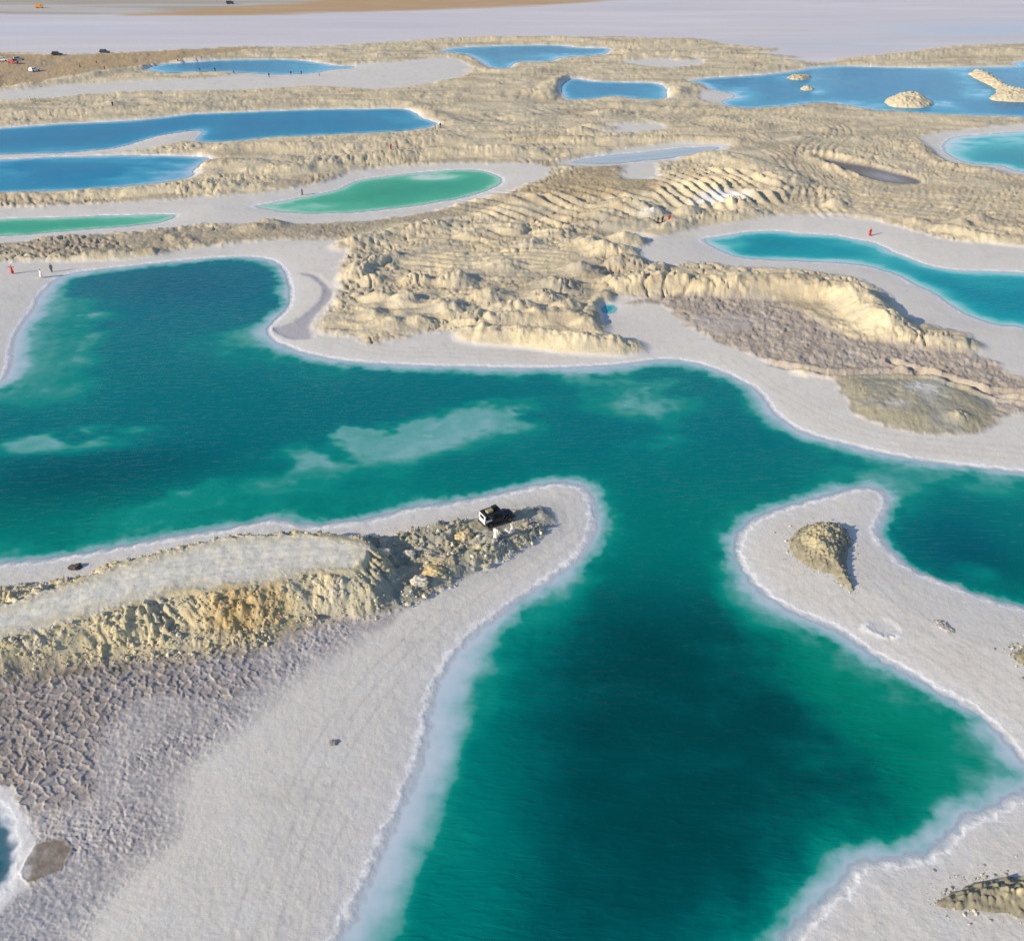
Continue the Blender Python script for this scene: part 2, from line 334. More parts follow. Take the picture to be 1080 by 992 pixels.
# ------------------------------------------------------------------ the terrain as a function of the ground position
def terrain(X, Y, full=True):
    X = np.asarray(X, np.float64).ravel(); Y = np.asarray(Y, np.float64).ravel()
    PX, PY = to_chart(X, Y)
    n_big = fbm(X / 26, Y / 26, 3, 4)
    n_mid = fbm(X / 7, Y / 7, 11, 4)
    n_sml = fbm(X / 1.7, Y / 1.7, 19, 4)
    n_fin = fbm(X / 0.45, Y / 0.45, 23, 3)
    wob = 0.55 * fbm(X / 3.0, Y / 3.0, 31, 4) + 0.8 * fbm(X / 14, Y / 14, 37, 2)
    wob = wob * sstep(40, 260, Y) + (0.30 + 0.25 * sstep(120, 90, Y)) * fbm(X / 1.1, Y / 1.1, 41, 5)
    # water
    sw = np.full(X.shape, 30.0, np.float32); lakes = {}
    for k, p in LW.items():
        d = sdf(p, X, Y) + (wob * (0.5 if k == 'cove_pond' else 0.8)).astype(np.float32)
        d2 = sdf(p, X, Y, 30.0) if False else d
        lakes[k] = d2
        sw = np.minimum(sw, d)
    # salt
    ss = np.full(X.shape, 30.0, np.float32)
    for p in SW:
        ss = np.minimum(ss, sdf(p, X, Y))
    sflat = sdf(FW, X, Y, 60.0)
    ss = np.minimum(ss, sflat)
    ss = ss + (0.6 * n_sml + 1.4 * n_mid * sstep(90, 250, Y)).astype(np.float32)
    clay_d = np.minimum(ss, sw)                         # metres into the clay from salt or water
    land = np.clip(sw, 0, None)
    Z = 0.50 * (1 - np.exp(-land / 7.0)) + 0.01 * (1 - np.exp(-land / 0.5))
    inw = np.clip(-sw, 0, None)
    Z = np.where(sw < 0, -1.2 * (1 - np.exp(-inw / 9.0)) - 0.0, Z)
    # soft unevenness of the beaches
    bm = sstep(0.3, 3.0, sw)
    Z += bm * (0.020 * n_mid + 0.013 * n_sml + 0.014 * n_fin)
    # salt crust along the waterline
    rimw = np.clip(0.72 + 0.35 * fbm(X / 5, Y / 5, 47, 2) + 0.55 * fbm(X / 1.4, Y / 1.4, 48, 3), 0.25, 2.0)
    broken = sstep(-0.25, 0.25, fbm(X / 0.9, Y / 0.9, 53, 3) + 0.25)
    rim = np.exp(-((sw - 0.30) / (0.27 * rimw)) ** 2) * (0.35 + 0.65 * broken)
    rim = rim * sstep(1.0, 3.0, lakes['cove_pond'])
    Z += (0.010 + 0.05 * np.clip(n_fin, 0, 1)) * rim
    clay = sstep(0.0, 2.5, clay_d)
    rough = clay.copy()
    hummock = sstep(-0.05, 0.45, fbm(X / 16, Y / 16, 59, 3))
    calm = np.zeros(X.shape)
    for a in SMOOTH: calm = np.maximum(calm, splat(PX, PY, *a))
    hummock = hummock * (1 - 0.92 * np.clip(calm * 1.5, 0, 1)) * (1 - 0.55 * sstep(200, 330, Y))
    stria = ridged(X / 15 + 0.3 * n_mid, Y / 3.4 + 0.8 * n_big, 63, 3) - 0.4
    cz_ = 0.30 + 0.40 * n_big + 0.16 * n_mid + 0.14 * stria
    tf = cz_ / 0.34; fl_ = np.floor(tf)
    cz_ = 0.45 * cz_ + 0.55 * 0.34 * (fl_ + sstep(0.72, 0.98, tf - fl_))
    gp = perlin(X / 9 + 0.35 * n_mid, Y / 5.5 + 0.35 * n_mid, 66); gq = perlin(X / 4.2 + 0.2 * n_sml, Y / 3.2, 67)
    gash = np.maximum(np.exp(-(gp / 0.045) ** 2), 0.7 * np.exp(-(gq / 0.06) ** 2)) * sstep(-.25, .25, fbm(X / 20, Y / 20, 68, 2)) * sstep(0.8, 2.5, clay_d)
    gash = gash * (1 - 0.6 * np.clip(calm, 0, 1)) * (1 - 0.4 * sstep(230, 350, Y))
    Z -= (0.42 + 0.22 * sstep(240, 180, Y)) * gash * clay
    Z += clay * cz_ + sstep(0.5, 4, clay_d) * ((0.05 + 0.12 * hummock) * n_mid + (0.06 + 0.34 * hummock) * (ridged(X / 6, Y / 6, 61, 5) - 0.35)) + clay * ((0.05 + 0.17 * hummock) * n_sml + 0.05 * n_fin)
    kb = np.zeros(X.shape)
    ki = np.nonzero(clay * hummock > 0.05)[0]
    if len(ki):
        for ws, am, sd0 in ((2.1, 0.50, 301), (1.0, 0.36, 302)):
            f1, f2, ci = worley(X[ki] / ws + 0.4 * n_sml[ki], Y[ki] / ws + 0.3 * n_mid[ki], sd0)
            kb[ki] += am * np.clip(0.62 - f1, 0, 1) * np.clip(2.2 * ci - 0.9, 0, 1.3)
    kb *= clay * hummock * sstep(0.3, 2.0, clay_d)
    Z += kb
    # ridges and heaps
    pile = np.zeros(X.shape)
    lump = 0.5 * n_sml + 0.7 * n_mid
    kf1, kf2, kci = worley(X / 1.5 + 0.4 * n_sml, Y / 1.5, 311)
    kg1, kg2, kgi = worley(X / 0.7, Y / 0.7 + 0.3 * n_sml, 312)
    kb_ = 0.9 * np.clip(0.6 - kf1, 0, 1) * np.clip(1.6 * kci - 0.4, 0, 1.2) + 0.4 * np.clip(0.6 - kg1, 0, 1) * kgi
    for pts, hw, h, lp, tp in RIDGES:
        d, t = line_dist(wpoly(pts, 4, False), X, Y, hw * 2.2)
        d = d + n_mid * hw * 0.10 * lp + n_sml * 0.25 * lp + 0.10 * hw * n_big
        h = h * (0.42 if pts[0][1] < 225 else 0.80)
        prof = sstep(1.0, 0.12, d / hw)
        ends = sstep(0, 0.06, t) * sstep(1, 0.94, t) * 0.5 + 0.5
        g = prof * h * ends * (1 + lp * 0.6 * lump) + prof * (0.25 + 0.35 * sstep(0, .4, n_big)) * kb_
        g *= sstep(-0.3, 1.2, sw)
        pile = np.maximum(pile, g)
    for hx, hy, r, h in HEAPS:
        wx, wy = to_world(hx, hy)
        m = (np.abs(X - wx) < r * 2.4) & (np.abs(Y - wy) < r * 2.4)
        if not m.any(): continue
        q = np.hypot((X[m] - wx) / 1.25, Y[m] - wy) / r + 0.35 * n_mid[m] + 0.15 * n_sml[m]
        sh = sstep(1.15, 0.0, q); pile[m] = np.maximum(pile[m], (h * (0.95 if hy > 215 else 0.6) * sh * (1 + 0.35 * n_sml[m]) + sh * 0.7 * kb_[m]) * sstep(-.2, 1, sw[m]))
    Z += pile
    rough = np.maximum(rough, sstep(0.1, 0.5, pile))
    # ploughed ground
    fur = np.zeros(X.shape)
    for pts, dr, sp, amp in FURROWS:
        w = wpoly(pts, 3)
        s = sdf(w, X, Y, 5.0)
        m = s < 4
        if not m.any(): continue
        c = np.mean(pts, axis=0)
        a = np.array(to_world(*c)); b = np.array(to_world(c[0] + dr[0], c[1] + dr[1]))
        v = (b - a) / np.linalg.norm(b - a); nx, ny = -v[1], v[0]
        u = (X[m] * nx + Y[m] * ny) / sp + 0.9 * fbm(X[m] / 22, Y[m] / 22, 71, 2) + 0.16 * n_mid[m]
        saw = np.abs((u % 1.0) - 0.5) * 2
        al = 0.65 + 0.6 * fbm(X[m] / 9, Y[m] / 9, 73, 2)
        fur[m] += 1.35 * amp * (saw ** 1.3) * np.clip(al, 0.1, 1.2) * sstep(1.5, -3.5, s[m] + 1.6 * n_mid[m])
    Z += fur
    # machine tracks
    trk = np.zeros(X.shape)
    for pts in TRACKS:
        d, t = line_dist(wpoly(pts, 4, False), X, Y, 6.0)
        d = d + 0.25 * n_mid
        for off in (0.9, 2.9, 5.0):
            trk = np.maximum(trk, np.exp(-((d - off) / 0.42) ** 2) * (0.85 + 0.4 * n_mid))
    trk = np.clip(trk, 0, 1) * clay * (1 - sstep(0.4, 1.2, pile))
    Z -= 0.30 * trk
    # pit with a dry pan
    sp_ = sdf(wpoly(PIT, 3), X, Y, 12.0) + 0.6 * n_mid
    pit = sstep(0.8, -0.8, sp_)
    Z = Z * (1 - pit) + pit * (0.0 + 0.03 * n_sml)
    Z += 0.9 * np.exp(-((sp_ - 2.5) / 1.8) ** 2) * (1 - pit) * sstep(930, 880, PX)
    # ---------------- left spit: raised road, rubble slope, crust plates
    srt = sdf(wpoly(ROADTOP, 3), X, Y, 12.0)
    srb = sdf(wpoly(RUBBLE, 3), X, Y, 12.0) + 0.5 * n_mid + 0.25 * n_sml
    scr = sdf(wpoly(CRUST, 3), X, Y, 12.0)
    east = sstep(372, 400, PX)
    rub = sstep(0.25, -0.6, srb)
    inside = np.clip(-srb, 0, None)
    slope = np.clip(2.75 * sstep(4.4, 0.0, srt + 0.55 * n_mid + 0.2 * n_sml), 0, 2.75)
    hum = np.clip(0.25 + 0.75 * n_mid + 0.55 * (ridged(X / 4.0, Y / 4.0, 83, 4) - 0.25), 0, 2) * sstep(0.0, 2.2, inside)
    gul = ridged(X / 2.6 + 0.4 * Y, Y / 6.0, 87, 3)
    face = sstep(4.4, 2.6, srt) * sstep(0.1, 0.8, srt)
    road = sstep(0.5, -0.4, srt + 0.6 * n_sml + 0.25 * n_fin + (0.75 + 0.8 * sstep(300, 380, PX)) * (n_mid + 0.15))
    spit_h = slope + (0.30 + hum * (0.6 + 0.6 * east)) * sstep(0, 1.5, inside) * (1 - road) * sstep(0.5, 3.2, srt) - 0.55 * face * sstep(0.35, 0.95, gul) * sstep(0.0, 0.4, n_big + 0.25) + 0.3 * face * n_mid * sstep(.3, 1.5, srt) + road * (0.05 * n_sml + 0.08 * n_mid)
    jx, jy = to_world(524, 557)
    jm = np.exp(-(((X - jx) / 3.1) ** 2 + ((Y - jy) / 2.2) ** 2) ** 2)
    spit_h = spit_h * (1 - jm) + 0.55 * jm
    spit_on = np.maximum(rub, sstep(4.4, 4.0, srt))
    Z += spit_h * spit_on
    clod = np.zeros(X.shape)
    mi = np.nonzero((rub > 0.05) & (road < 0.9))[0]
    if len(mi):
        f1, f2, ci = worley(X[mi] / 0.85 + 0.3 * n_sml[mi], Y[mi] / 0.85, 5)
        g1, g2, gi = worley(X[mi] / 0.36, Y[mi] / 0.36 + 0.2 * n_fin[mi], 6)
        k1, k2, ki_ = worley(X[mi] / 1.7 + 0.4 * n_sml[mi], Y[mi] / 1.7, 4)
        c = 0.62 * np.clip(0.62 - k1, 0, 1) * np.clip(2 * ki_ - 0.8, 0, 1.1) + 0.55 * np.clip(0.68 - f1, 0, 1) * np.clip(1.7 * ci - 0.3, 0, 1.2) + 0.42 * np.clip(0.65 - g1, 0, 1) * (0.15 + gi)
        c *= rub[mi] * (1 - road[mi]) * (1 - 0.85 * jm[mi]) * (0.55 + 0.45 * sstep(-.3, .3, n_mid[mi] + .2))
        clod[mi] = c * sstep(0.25, 1.3, srt[mi]) * (0.25 + 0.95 * sstep(-0.2, 0.35, fbm(X[mi] / 3.2, Y[mi] / 3.2, 321, 3)))
    Z += clod
    rough = np.maximum(rough, rub * (1 - road))
    plate = np.zeros(X.shape); pid = np.zeros(X.shape); crm = sstep(0.3, -0.8, scr + 0.5 * n_mid + 0.3 * n_sml) * (1 - rub) * sstep(0.7, 1.6, lakes['corner'] + 0.4 * n_sml)
    fine = np.zeros(X.shape)
    ci_ = np.nonzero(crm > 0.02)[0]
    if len(ci_):
        px, py = PX[ci_], PY[ci_]
        big = np.clip(sstep(165, 60, px) * sstep(890, 820, py) + sstep(770, 725, py) * sstep(340, 220, px) * 0.8, 0, 1)
        big = sstep(0.35, 0.65, big + 0.25 * n_mid[ci_])
        wx_ = X[ci_] + 0.25 * n_sml[ci_]; wy_ = Y[ci_] + 0.25 * fbm(X[ci_] / 1.3 + 9, Y[ci_] / 1.3, 91, 2)
        wx_ = wx_ + 0.35 * n_mid[ci_]; wy_ = wy_ + 0.3 * n_sml[ci_]
        a1, a2, ai = worley(wx_ / 0.88 + 0.5 * n_big[ci_] + 0.25 * n_mid[ci_], wy_ / 0.72 + 0.35 * n_mid[ci_], 7)
        fs_ = 0.40 + 0.28 * sstep(320, 140, px) * sstep(880, 800, py); b1, b2, bi = worley(wx_ / 0.40 + 0.3 * n_sml[ci_], wy_ / 0.33, 8)
        e1 = np.exp(-((a2 - a1) / 0.09) ** 2); e2 = np.exp(-((b2 - b1) / 0.2) ** 2)
        # curled plates: the edges turn up and every plate leans its own way
        h1 = 0.10 * e1 + 0.13 * (ai - 0.5) + 0.10 * (a1 ** 2) * (0.4 + ai) + 0.05 * n_sml[ci_] + 0.02 * n_fin[ci_]
        h2 = (0.03 * e2 + 0.085 * (bi - 0.5) + 0.07 * b1 ** 2) * (0.5 + 0.8 * sstep(-.4, .4, n_mid[ci_])) + 0.05 * n_sml[ci_] + 0.03 * n_fin[ci_]
        fade = sstep(-0.2, -3.5, scr[ci_]) * 0.75 + 0.25
        Z[ci_] += crm[ci_] * (0.85 * big * h1 + 0.85 * (1 - big) * h2 * fade)
        plate[ci_] = crm[ci_] * (big * e1 + (1 - big) * 0.55 * e2)
        pid[ci_] = big * ai + (1 - big) * bi
        fine[ci_] = big
    # cracked brown field on the right
    sbr = sdf(wpoly(BROWN, 3), X, Y, 12.0) + 0.5 * n_mid + 0.4 * n_sml
    slo = sdf(wpoly(LOBE, 3), X, Y, 12.0) + 0.4 * n_mid
    spk = sdf(wpoly(PINKPAN, 3), X, Y, 12.0) + 0.7 * n_mid
    brn = sstep(0.5, -0.8, sbr); lobe = sstep(0.3, -0.6, slo) ; pan = sstep(0.4, -0.8, spk)
    flat_ = brn * (1 - sstep(0.2, 0.9, pile))
    Z = Z * (1 - 0.75 * flat_) + 0.75 * flat_ * (0.42 + 0.15 * n_big + pile)
    bi_ = np.nonzero(brn > 0.02)[0]
    bplate = np.zeros(X.shape)
    if len(bi_):
        a1, a2, ai = worley(X[bi_] / 1.0 + .4 * n_sml[bi_], Y[bi_] / 1.5 + .4 * n_sml[bi_], 9)
        e = np.exp(-((a2 - a1) / 0.16) ** 2)
        Z[bi_] += brn[bi_] * (1 - 0.8 * pan[bi_]) * (0.08 * e + 0.17 * (ai - 0.5) + 0.12 * n_sml[bi_]) * (1 - .6 * lobe[bi_]) + brn[bi_] * lobe[bi_] * 0.5 * sstep(0, -4, slo[bi_])
        bplate[bi_] = e * brn[bi_]
    for q, sgn in (([(800,385),(840,392),(880,398),(940,396),(1000,402),(1040,418),(1090,428)], 1), ([(940,385),(985,400),(1040,415),(1090,420)], 1)):
        d, t = line_dist(wpoly(q, 4, False), X, Y, 5.0)
        Z += -0.5 * np.exp(-((d + .3 * n_mid) / 0.5) ** 2) * brn + 0.35 * np.exp(-((d - 1.2 + .3 * n_mid) / 0.5) ** 2) * brn
    for pts, a in ((BROWNBAND, 0.8), (BROWN2, 0.8)):
        pass
    # white crust ring on the right spit
    rx, ry = to_world(932, 663)
    q = np.hypot((X - rx) / 1.75, (Y - ry) / 1.35) + 0.20 * n_sml + 0.08 * n_fin
    ang = np.arctan2(Y - ry, X - rx)
    ring = np.exp(-((q - 1) / 0.19) ** 2) * (0.12 + 0.88 * sstep(0.3, -0.5, np.sin(ang) + 0.55 * np.cos(ang))) * sstep(-.5, .2, n_fin + .2)
    Z += 0.10 * ring - 0.07 * sstep(1.0, 0.5, q)
    st = sdf(wpoly(STAIN, 3), X, Y, 6.0) + 0.25 * n_sml
    stain = sstep(0.5, -0.7, st)
    Z -= 0.16 * stain * (sw > 0.6)
    pl = sdf(wpoly(PLATE, 3), X, Y, 4.0) + 0.30 * n_sml + 0.12 * n_fin + 0.25 * n_mid
    pin = sstep(0.05, -0.1, pl); prim = np.exp(-((pl) / 0.13) ** 2)
    Z = np.where(pl < 0.05, 0.50 * (1 - np.exp(-land / 7.0)) + 0.06 + 0.03 * n_sml + 0.02 * n_fin, Z) + 0.035 * prim
    # berm ripples of the right spit
    if not full:
        return Z
    # ---------------- base colours
    n_c = fbm(X / 5, Y / 5, 101, 4); n_d = fbm(X / 0.8, Y / 0.8, 103, 4); n_e = fbm(X / 30, Y / 30, 107, 3)
    C = np.zeros((len(X), 3), np.float32) + np.array((0.635, 0.596, 0.556), np.float32)
    C *= (1 + 0.035 * n_c + 0.04 * n_d)[:, None]
    # thin straw coloured staining on the beaches
    C = mixc(C, 0.35 * sstep(0.15, 0.7, fbm(X / 9, Y / 6, 109, 4)), (0.53, 0.49, 0.455))
    # strand lines left by falling water, trodden trails
    sl_ = np.exp(-((((sw + 0.5 * n_mid) / 1.15) % 1.0 - 0.5) / 0.10) ** 2) * sstep(1.2, 2.2, sw) * sstep(9, 4, sw)
    C = mixc(C, 0.28 * sl_ * sstep(-.1, .5, fbm(X / 6, Y / 6, 183, 3)), (0.44, 0.405, 0.37))
    C = mixc(C, 0.5 * sstep(0.30, 0.62, fbm(X / 1.3, Y / 1.3, 187, 4)) * sstep(-.1, .4, fbm(X / 8, Y / 8, 189, 3)), (0.475, 0.445, 0.42))
    C = mixc(C, 0.45 * sstep(0.2, 0.6, fbm(X / 3.5, Y / 3.5, 191, 4)), (0.66, 0.635, 0.625))
    for tr_ in TRAILS:
        d, t_ = line_dist(wpoly(tr_, 4, False), X, Y, 3.0)
        for off in (0.0, 1.5):
            C = mixc(C, 0.42 * np.exp(-((d - off + 0.12 * n_sml) / 0.16) ** 2) * sstep(-.5, .1, n_d), (0.43, 0.40, 0.375))
    # far salt flat: faint bands
    fl = sstep(2, -6, sflat)
    band = fbm(X / 160, Y / 22, 113, 4)
    C = mixc(C, fl, (0.60, 0.565, 0.60))
    C = mixc(C, fl * 0.6 * sstep(0.1, 0.5, band), (0.67, 0.64, 0.65))
    C = mixc(C, fl * 0.5 * sstep(0.1, 0.6, -band), (0.52, 0.50, 0.56))
    C = mixc(C, fl * 0.75 * splat(PX, PY, 1050, 33, 120, 9) * sstep(-.4, .5, band + .35), (0.44, 0.55, 0.68))  # blue sheen of the wet salt painted into the base colour
    C = mixc(C, fl * 0.6 * splat(PX, PY, 830, 50, 130, 7) * sstep(-.4, .5, band + .2), (0.46, 0.53, 0.63))
    C = mixc(C, fl * 0.5 * splat(PX, PY, 30, 32, 120, 6), (0.52, 0.57, 0.67))
    C = mixc(C, fl * 0.4 * sstep(0.25, 0.6, fbm(X / 70, Y / 9, 117, 3)) * splat(PX, PY, 860, 40, 180, 16), (0.56, 0.50, 0.42))
    # salt gets bluer and whiter where it stays wet
    C = mixc(C, 0.5 * sstep(2.4, 0.6, sw) * (sw > 0), (0.64, 0.62, 0.63))
    # clay
    cl = (0.74, 0.625, 0.41)
    cc = np.zeros_like(C) + np.array(cl, np.float32)
    cc = mixc(cc, sstep(-0.05, 0.6, n_c + 0.5 * n_e), (0.64, 0.555, 0.39))
    cc = mixc(cc, 0.5 * sstep(0.2, 0.7, fbm(X / 12, Y / 12, 119, 4)), (0.46, 0.385, 0.265))
    cc = mixc(cc, 0.55 * sstep(0.2, 0.7, fbm(X / 4, Y / 4, 127, 4)), (0.74, 0.645, 0.46))
    cc = mixc(cc, 0.6 * sstep(0.5, 1.8, pile) * sstep(-0.3, 0.3, n_c), (0.74, 0.625, 0.405))
    cc = mixc(cc, 0.6 * trk, (0.42, 0.355, 0.25))
    cc *= (1 + 0.10 * n_d + 0.10 * n_fin)[:, None]
    cc = mixc(cc, 0.72 * sstep(0.0, 0.40, fbm(X / 30 + 3, Y / 9, 173, 5)) * (1 - 0.6 * np.clip(calm, 0, 1)), (0.42, 0.35, 0.245))
    cc = mixc(cc, 0.5 * sstep(0.05, 0.4, fbm(X / 12, Y / 4, 179, 4)), (0.52, 0.475, 0.385))
    cc = mixc(cc, 0.55 * sstep(0.15, 0.5, fbm(X / 18, Y / 3.5, 181, 4)), (0.76, 0.66, 0.46))
    cc = mixc(cc, 0.5 * sstep(0.55, 0.95, stria + 0.4) * (1 - np.clip(calm, 0, 1)), (0.46, 0.395, 0.28))
    cc = mixc(cc, 0.45 * gash, (0.36, 0.30, 0.21))
    cc *= np.array((0.90, 0.885, 0.90), np.float32)
    for a in ((430,278,60,16),(560,312,90,16),(650,252,50,18),(480,335,80,10),(300,178,60,10),(620,120,90,8),(860,150,60,10),(520,130,60,8),(200,112,120,6),(700,230,50,8)):
        cc = mixc(cc, 0.75 * splat(PX, PY, *a) * sstep(-0.15, 0.30, fbm(X / 6, Y / 3.5, 197, 4)), (0.36, 0.335, 0.275))
    cm = np.maximum(clay, sstep(0.12, 0.4, pile))
    C = C * (1 - cm[:, None]) + cc * cm[:, None]
    for pts, c, a in ((BROWNBAND, (0.31, 0.265, 0.205), 0.75), (BROWN2, (0.36, 0.28, 0.17), 0.8)):
        s = sdf(wpoly(pts, 3), X, Y, 10.0) + 1.2 * n_mid
        C = mixc(C, a * sstep(1.0, -1.5, s) * (0.55 + 0.6 * sstep(-0.4, 0.3, n_d)), c)
    # snow-white efflorescence
    C = mixc(C, 0.9 * splat(PX, PY, 765, 212, 14, 4) + 0.8 * splat(PX, PY, 735, 218, 10, 2) + 0.8 * splat(PX, PY, 683, 232, 9, 2), (0.72, 0.72, 0.74))
    # grey-brown mottling on the flanks of ridges and heaps
    C = mixc(C, 0.6 * cm * sstep(0.10, 0.45, fbm(X / 8, Y / 6, 195, 4)) * sstep(0.15, 0.8, pile) * sstep(2.2, 0.6, pile), (0.40, 0.37, 0.30))
    s = sdf(wpoly(TANPLAIN, 3), X, Y, 20.0) + 1.5 * n_mid
    C = mixc(C, sstep(1, -3, s) * 0.9, (0.43, 0.305, 0.175)); C = mixc(C, sstep(1, -3, s) * 0.4 * sstep(0, .6, n_e), (0.42, 0.35, 0.26))
    sde = sdf(wpoly(DESERT, 2), X, Y, 60.0) + 10 * fbm(X / 120, Y / 40, 131, 3)
    de = sstep(6, -10, sde)
    C = mixc(C, de * 0.85, (0.37, 0.32, 0.25))
    C = mixc(C, de * 0.75 * sstep(-0.1, 0.25, fbm(X / 260, Y / 18, 137, 3)), (0.55, 0.52, 0.52))
    sor = sdf(wpoly(ORANGE, 3), X, Y, 60.0) + 10 * fbm(X / 90, Y / 30, 139, 3)
    C = mixc(C, sstep(8, -8, sor) * 0.95, (0.47, 0.31, 0.165))
    C = mixc(C, sstep(8, -8, sor) * 0.4 * sstep(0.1, 0.6, fbm(X / 60, Y / 14, 141, 3)), (0.55, 0.42, 0.28))
    # brown field
    bc = np.zeros_like(C) + np.array((0.42, 0.355, 0.30), np.float32)
    bc = mixc(bc, sstep(0.0, 0.6, n_c), (0.50, 0.435, 0.375)); bc = mixc(bc, 0.6 * sstep(0.1, 0.5, fbm(X / 2.5, Y / 3.5, 171, 4)), (0.29, 0.235, 0.19))
    bc = mixc(bc, 0.5 * bplate, (0.45, 0.385, 0.30))
    bc = mixc(bc, 0.75 * pan, (0.48, 0.42, 0.38))
    lc = np.zeros_like(C) + np.array((0.36, 0.325, 0.235), np.float32)
    lc = mixc(lc, sstep(-0.1, 0.5, n_c), (0.33, 0.315, 0.275))
    lc = mixc(lc, 0.9 * splat(PX, PY, 975, 415, 30, 8, 10) * sstep(-.5, .3, n_d + n_c), (0.62, 0.59, 0.56))
    lc = mixc(lc, 0.8 * splat(PX, PY, 945, 432, 14, 5), (0.58, 0.54, 0.49))
    bc = bc * (1 - lobe[:, None]) + lc * lobe[:, None]
    bc *= (1 + 0.12 * n_d)[:, None]
    bmk = (brn * (1 - sstep(0.25, 0.7, pile)))[:, None]
    C = C * (1 - bmk) + bc * bmk
    # left spit
    rc = np.zeros_like(C) + np.array((0.52, 0.45, 0.295), np.float32)
    rc = mixc(rc, sstep(-0.1, 0.6, n_c + 0.35 * n_d), (0.40, 0.385, 0.34))
    rc = mixc(rc, 0.6 * sstep(0.1, 0.6, fbm(X / 2.2, Y / 2.2, 151, 4)), (0.62, 0.54, 0.385))
    rc = mixc(rc, 0.75 * east * sstep(-0.25, 0.35, fbm(X / 3.5, Y / 3.5, 157, 4) + 0.05), (0.245, 0.245, 0.215))
    rc = mixc(rc, 0.35 * sstep(420, 330, PX), (0.60, 0.49, 0.29))
    rc = mixc(rc, 1.0 * splat(PX, PY, 252, 662, 34, 18, -10) * sstep(-0.5, 0.2, n_d + 0.2), (0.47, 0.32, 0.135))
    rc = mixc(rc, 0.9 * splat(PX, PY, 292, 655, 14, 12), (0.46, 0.32, 0.15))
    rc = mixc(rc, 0.6 * splat(PX, PY, 405, 612, 14, 9) + 0.7 * splat(PX, PY, 460, 606, 16, 8) + 0.6 * splat(PX, PY, 488, 572, 10, 5), (0.52, 0.40, 0.22))
    rc *= (1 + 0.16 * n_d)[:, None]
    rm = (spit_on * (1 - road))[:, None] * np.maximum(rub, sstep(4.2, 3.2, srt))[:, None]
    C = C * (1 - rm) + rc * rm
    # foot of the slope: beaten earth
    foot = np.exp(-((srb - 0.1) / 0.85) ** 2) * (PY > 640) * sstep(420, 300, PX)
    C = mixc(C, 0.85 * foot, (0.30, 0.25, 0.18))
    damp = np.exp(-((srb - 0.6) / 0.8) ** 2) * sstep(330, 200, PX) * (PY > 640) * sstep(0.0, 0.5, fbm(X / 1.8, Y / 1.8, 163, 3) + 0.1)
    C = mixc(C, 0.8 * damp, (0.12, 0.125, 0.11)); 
    # greyer band along the rubble edge at the tip
    tip = np.exp(-((srb - 0.7) / 0.8) ** 2) * sstep(430, 520, PX)
    C = mixc(C, 0.45 * tip, (0.40, 0.395, 0.40))
    ro = np.zeros_like(C) + np.array((0.70, 0.66, 0.585), np.float32)
    ro = mixc(ro, 0.7 * sstep(0.1, 0.5, fbm((X + 7 * Y) / 40, (Y - 0.14 * X) / 1.0, 167, 4)), (0.55, 0.54, 0.55))
    ro = mixc(ro, 0.6 * sstep(0.1, 0.6, fbm(X / 9, (Y - 0.14 * X) / 1.6, 169, 3)), (0.70, 0.63, 0.50))
    rl, rt = line_dist(wpoly(lift([(-300,745),(-120,705),(0,663),(100,632),(200,605),(290,590),(385,583)], 2.6), 4, False), X, Y, 8.0)
    for off in (0.75, 1.75):
        ro = mixc(ro, 0.5 * np.exp(-((rl - off + 0.25 * n_mid) / 0.22) ** 2) * sstep(-.5, .1, n_d), (0.53, 0.50, 0.46))
    ro = mixc(ro, 0.6 * sstep(0.2, 0.55, fbm(X / 1.2, Y / 0.7, 193, 4)), (0.52, 0.47, 0.36)); ro = mixc(ro, 0.6 * sstep(-1.6, -0.3, srt + 0.8 * n_sml), (0.56, 0.49, 0.345))
    C = C * (1 - road[:, None]) + ro * road[:, None]
    # crust plates
    kc = np.zeros_like(C) + np.array((0.405, 0.375, 0.378), np.float32)
    kc = mixc(kc, 0.6 * sstep(0.2, 0.9, pid), (0.27, 0.25, 0.265))
    brownish = np.clip(fine * (0.5 + 0.8 * n_c) + 0.7 * splat(PX, PY, 20, 760, 90, 60), 0, 1)
    kc = mixc(kc, brownish * 0.75, (0.29, 0.245, 0.215))
    kc = mixc(kc, 0.55 * splat(PX, PY, 40, 970, 110, 40), (0.30, 0.32, 0.38))
    kc = mixc(kc, (1 - fine) * (0.10 + 0.30 * sstep(-.3, .4, n_c)), (0.52, 0.485, 0.48)); kc = mixc(kc, 0.75 * plate * (0.4 + 0.6 * sstep(-.2, .3, n_d)), (0.58, 0.545, 0.50))
    edge = np.maximum(sstep(0.0, -3.0, scr), sstep(2.5, 1.0, srb))[:, None] * 0.7 + 0.3
    km = crm[:, None] * edge
    C = C * (1 - km) + kc * km
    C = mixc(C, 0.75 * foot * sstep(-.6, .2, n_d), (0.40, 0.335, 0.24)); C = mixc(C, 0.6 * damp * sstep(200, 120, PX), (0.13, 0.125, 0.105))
    C = mixc(C, (0.82 + 0.35 * n_d) * pin, (0.19, 0.155, 0.125)); C = mixc(C, 0.6 * prim * (1 - pin) * sstep(-.3, .3, n_d), (0.42, 0.38, 0.33))
    C = mixc(C, 0.85 * sstep(1.6, 0.5, lakes['corner']) , (0.64, 0.63, 0.65))
    C = mixc(C, 0.75 * stain * (sw > 0.5), (0.345, 0.325, 0.375))
    C = mixc(C, 0.9 * ring, (0.80, 0.79, 0.80)); C = mixc(C, 0.35 * sstep(1, .7, q), (0.55, 0.55, 0.60))
